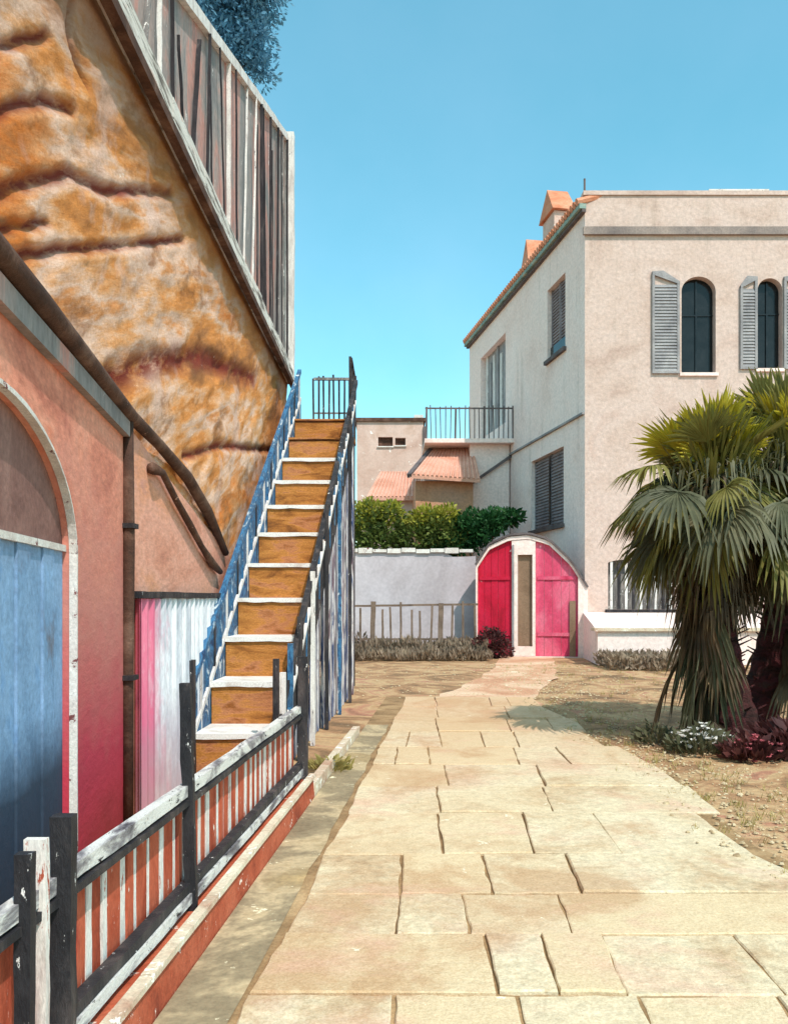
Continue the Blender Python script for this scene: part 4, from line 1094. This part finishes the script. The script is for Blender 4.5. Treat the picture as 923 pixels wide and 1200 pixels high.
# fan palm
def frond(base, azim, elev, plen, blade, mat, parent, droop=.25, nl=24, spread=190, rs=random, stiff=1.0):
    bm = B()
    d = Vector((math.cos(azim)*math.cos(elev), math.sin(azim)*math.cos(elev), math.sin(elev)))
    pts = []
    for i in range(6):
        t = i/5; pts.append(base+d*plen*t+Vector((0, 0, -droop*t*t*plen)))
    tube(bm, pts, [.016, .014, .012, .011, .01, .008], 5)
    tip = pts[-1]; fd = (pts[-1]-pts[-2]).normalized()
    side = fd.cross(Vector((0, 0, 1)))
    if side.length < .1: side = Vector((math.sin(azim), -math.cos(azim), 0))
    side.normalize(); nrm = side.cross(fd).normalized()
    roll = rs.uniform(-.9, .9); side, nrm = side*math.cos(roll)+nrm*math.sin(roll), nrm*math.cos(roll)-side*math.sin(roll)
    for i in range(nl):
        a = R(-spread/2+spread*i/(nl-1))+rs.uniform(-.04, .04)
        ld = fd*math.cos(a)+side*math.sin(a)+nrm*.15*abs(math.sin(a))
        L = blade*(1-.25*abs(a)/R(90))*rs.uniform(.82, 1.1)
        cs_ = ld.cross(nrm).normalized()
        wd = .020*rs.uniform(.8, 1.2)*blade/.6
        prev = None; m = 4
        for q in range(m+1):
            t = q/m
            c = tip+ld*L*t+Vector((0, 0, -stiff*(droop*.7+.14)*L*t*t*t*(1+.8*abs(a))))
            ww = wd*(.45+1.9*t*(1-t)*1.6) if q < m else .002
            ring = (bm.verts.new(c-cs_*ww+nrm*ww*.5), bm.verts.new(c), bm.verts.new(c+cs_*ww+nrm*ww*.5))
            if prev:
                bm.faces.new((prev[0], prev[1], ring[1], ring[0])); bm.faces.new((prev[1], prev[2], ring[2], ring[1]))
            prev = ring
    link('frond', bm, mat, parent)
def palm(base, heads, label, nup, nmid, nlow, seed, R0=1.0, lowaz=(0, 6.28)):
    rs = random.Random(seed)
    t = thing('fan_palm', base, label, 'palm tree', 'fan palms at the right edge')
    b = Vector(base)
    for h in heads:
        h = Vector(h); bm = B(); n = 26; pts = []; rr = []
        for i in range(n+1):
            q = i/n; p = b.lerp(h, q); p.x += .10*math.sin(q*3.1)*(1 if h.x > b.x else -1); pts.append(p+Vector((0, 0, 0)))
            rr.append((.19-.05*q+(.10*(1-q)**6))*(1+.10*(i % 2)))
        tube(bm, pts, rr, 12)
        # old leaf bases on the trunk
        for i in range(150):
            q = rs.random()**.8; a = rs.uniform(0, 6.28); c = b.lerp(h, q)+Vector((.10*math.sin(q*3.1)*(1 if h.x > b.x else -1), 0, 0)); r_ = .17-.05*q
            dv = Vector((math.cos(a), math.sin(a), .5))
            bar(bm, c+Vector((math.cos(a)*r_, math.sin(a)*r_, 0)), c+Vector((math.cos(a)*r_, math.sin(a)*r_, 0))+dv*rs.uniform(.06, .2), .05, .02, taper=.4)
        link('trunk', bm, M['bark'], t)
        for mt_, cnt, rr0, zt0, zb0 in (('leaf_dead', 1500, .42, .05, -1.5), ('leaf_grey', 900, .50, .30, -.7), ('leaf_olive', 700, .45, .55, -.2)):
            bm = B()
            for _ in range(cnt):
                a = rs.uniform(0, 6.28); q = rs.random(); zz = zb0+(zt0-zb0)*q; r_ = rs.uniform(.12, rr0)
                c = h+Vector((math.cos(a)*r_, math.sin(a)*r_, zz)); L = rs.uniform(.22, .5); o_ = Vector((math.cos(a), math.sin(a), 0))
                m1 = c+o_*L*.45+Vector((0, 0, -.15*L if mt_ != 'leaf_olive' else .5*L)); e1 = m1+o_*L*.15+Vector((0, 0, -.75*L if mt_ != 'leaf_olive' else .2*L))
                sd = Vector((-o_.y, o_.x, rs.uniform(-.4, .4)))*rs.uniform(.008, .018)
                v_ = [bm.verts.new(p) for p in (c-sd*.5, c+sd*.5, m1+sd, m1-sd, e1)]
                bm.faces.new((v_[0], v_[1], v_[2], v_[3])); bm.faces.new((v_[3], v_[2], v_[4]))
            link('thatch', bm, M[mt_], t)
        for i in range(nup):
            az = rs.uniform(0, 6.28); el = R(rs.uniform(30, 90))
            frond(h, az, el, rs.uniform(.25, .62)*R0, rs.uniform(.42, .7)*R0, M[rs.choice(['leaf_yellow', 'leaf_yellow', 'leaf_olive'])], t, .06, rs=rs, stiff=.35, spread=130)
        for i in range(nmid):
            az = rs.uniform(0, 6.28); el = R(rs.uniform(-52, 28))
            frond(h, az, el, rs.uniform(.35, .85)*R0, rs.uniform(.46, .74)*R0, M[rs.choice(['leaf_olive', 'leaf_grey', 'leaf_grey', 'leaf_olive'] if rs.random() > .03 else ['leaf_amber'])], t, .3, rs=rs)
        for i in range(nlow):
            az = rs.uniform(*lowaz); el = R(rs.uniform(-84, -50)); st_ = h+Vector((0, 0, -rs.uniform(0, h.z*.62)))
            frond(st_, az, el, rs.uniform(.35, .8)*R0, rs.uniform(.5, .8)*R0, M[rs.choice(['leaf_dead', 'leaf_dead', 'leaf_grey'])], t, .3, nl=13, spread=100, rs=rs)
    return t
palm((4.05, 10.0, 0), [(3.75, 10.0, 3.05)], 'shaggy fan palm with yellow-green top and brown hanging skirt beside the flagstones', 30, 48, 22, 4, 1.05, (1.6, 4.9))
palm((4.45, 10.6, 0), [(4.85, 10.4, 3.3)], 'fan palm cut by the right edge of the picture, its maroon trunk leaning right', 34, 50, 12, 8, 1.15)
# planting at the palm's foot
def clump(base, r, n, mat, size, seed, label, cat, name, hgt=.3, fl=None):
    rs = random.Random(seed); t = thing(name, base, label, cat); b = Vector(base); bm = B()
    for _ in range(n):
        a = rs.uniform(0, 6.28); q = rs.random()**.6*r
        leaf(bm, b+Vector((math.cos(a)*q, math.sin(a)*q*.8, rs.uniform(0, hgt*(1-q/r*.6)))), Vector((math.cos(a)*.7, math.sin(a)*.7, rs.uniform(.2, 1.2))), size*rs.uniform(.6, 1.4), .4)
    link('foliage', bm, M[mat], t)
    if fl:
        bm = B()
        for _ in range(fl[1]):
            a = rs.uniform(0, 6.28); q = rs.random()**.6*r*.95; c = b+Vector((math.cos(a)*q, math.sin(a)*q*.8, hgt*(1-q/r*.5)+rs.uniform(-.1, .05)))
            for k_ in range(6):
                an = k_*1.047; leaf(bm, c, Vector((math.cos(an), math.sin(an), .3)), .035*rs.uniform(.8, 1.3), .7)
        link('blossom', bm, M[fl[0]], t)
clump((3.35, 9.3, 0), .34, 420, 'leaf_grey', .11, 1, 'clump of white flowers at the foot of the palm skirt', 'flowers', 'flowering_plant', .30, ('petal_white', 90))
clump((3.75, 8.9, 0), .30, 420, 'wine_leaf', .12, 2, 'pink-flowered low plant in front of the palm trunk', 'flowers', 'flowering_plant', .22, ('petal_pink', 60))
clump((4.35, 9.2, 0), .55, 1100, 'wine_leaf', .16, 3, 'low wine-red shrub round the right-hand palm foot', 'shrub', 'shrub', .34)
clump((3.05, 9.9, 0), .26, 220, 'leaf_grey', .10, 5, 'low grey-green tuft of grass left of the white flowers', 'grass tuft', 'grass_tuft', .25)
clump((-.62, 8.35, 0), .20, 150, 'dry_grass', .09, 6, 'dry yellow weeds at the foot of the stair boards', 'weeds', 'weed_tuft', .12)
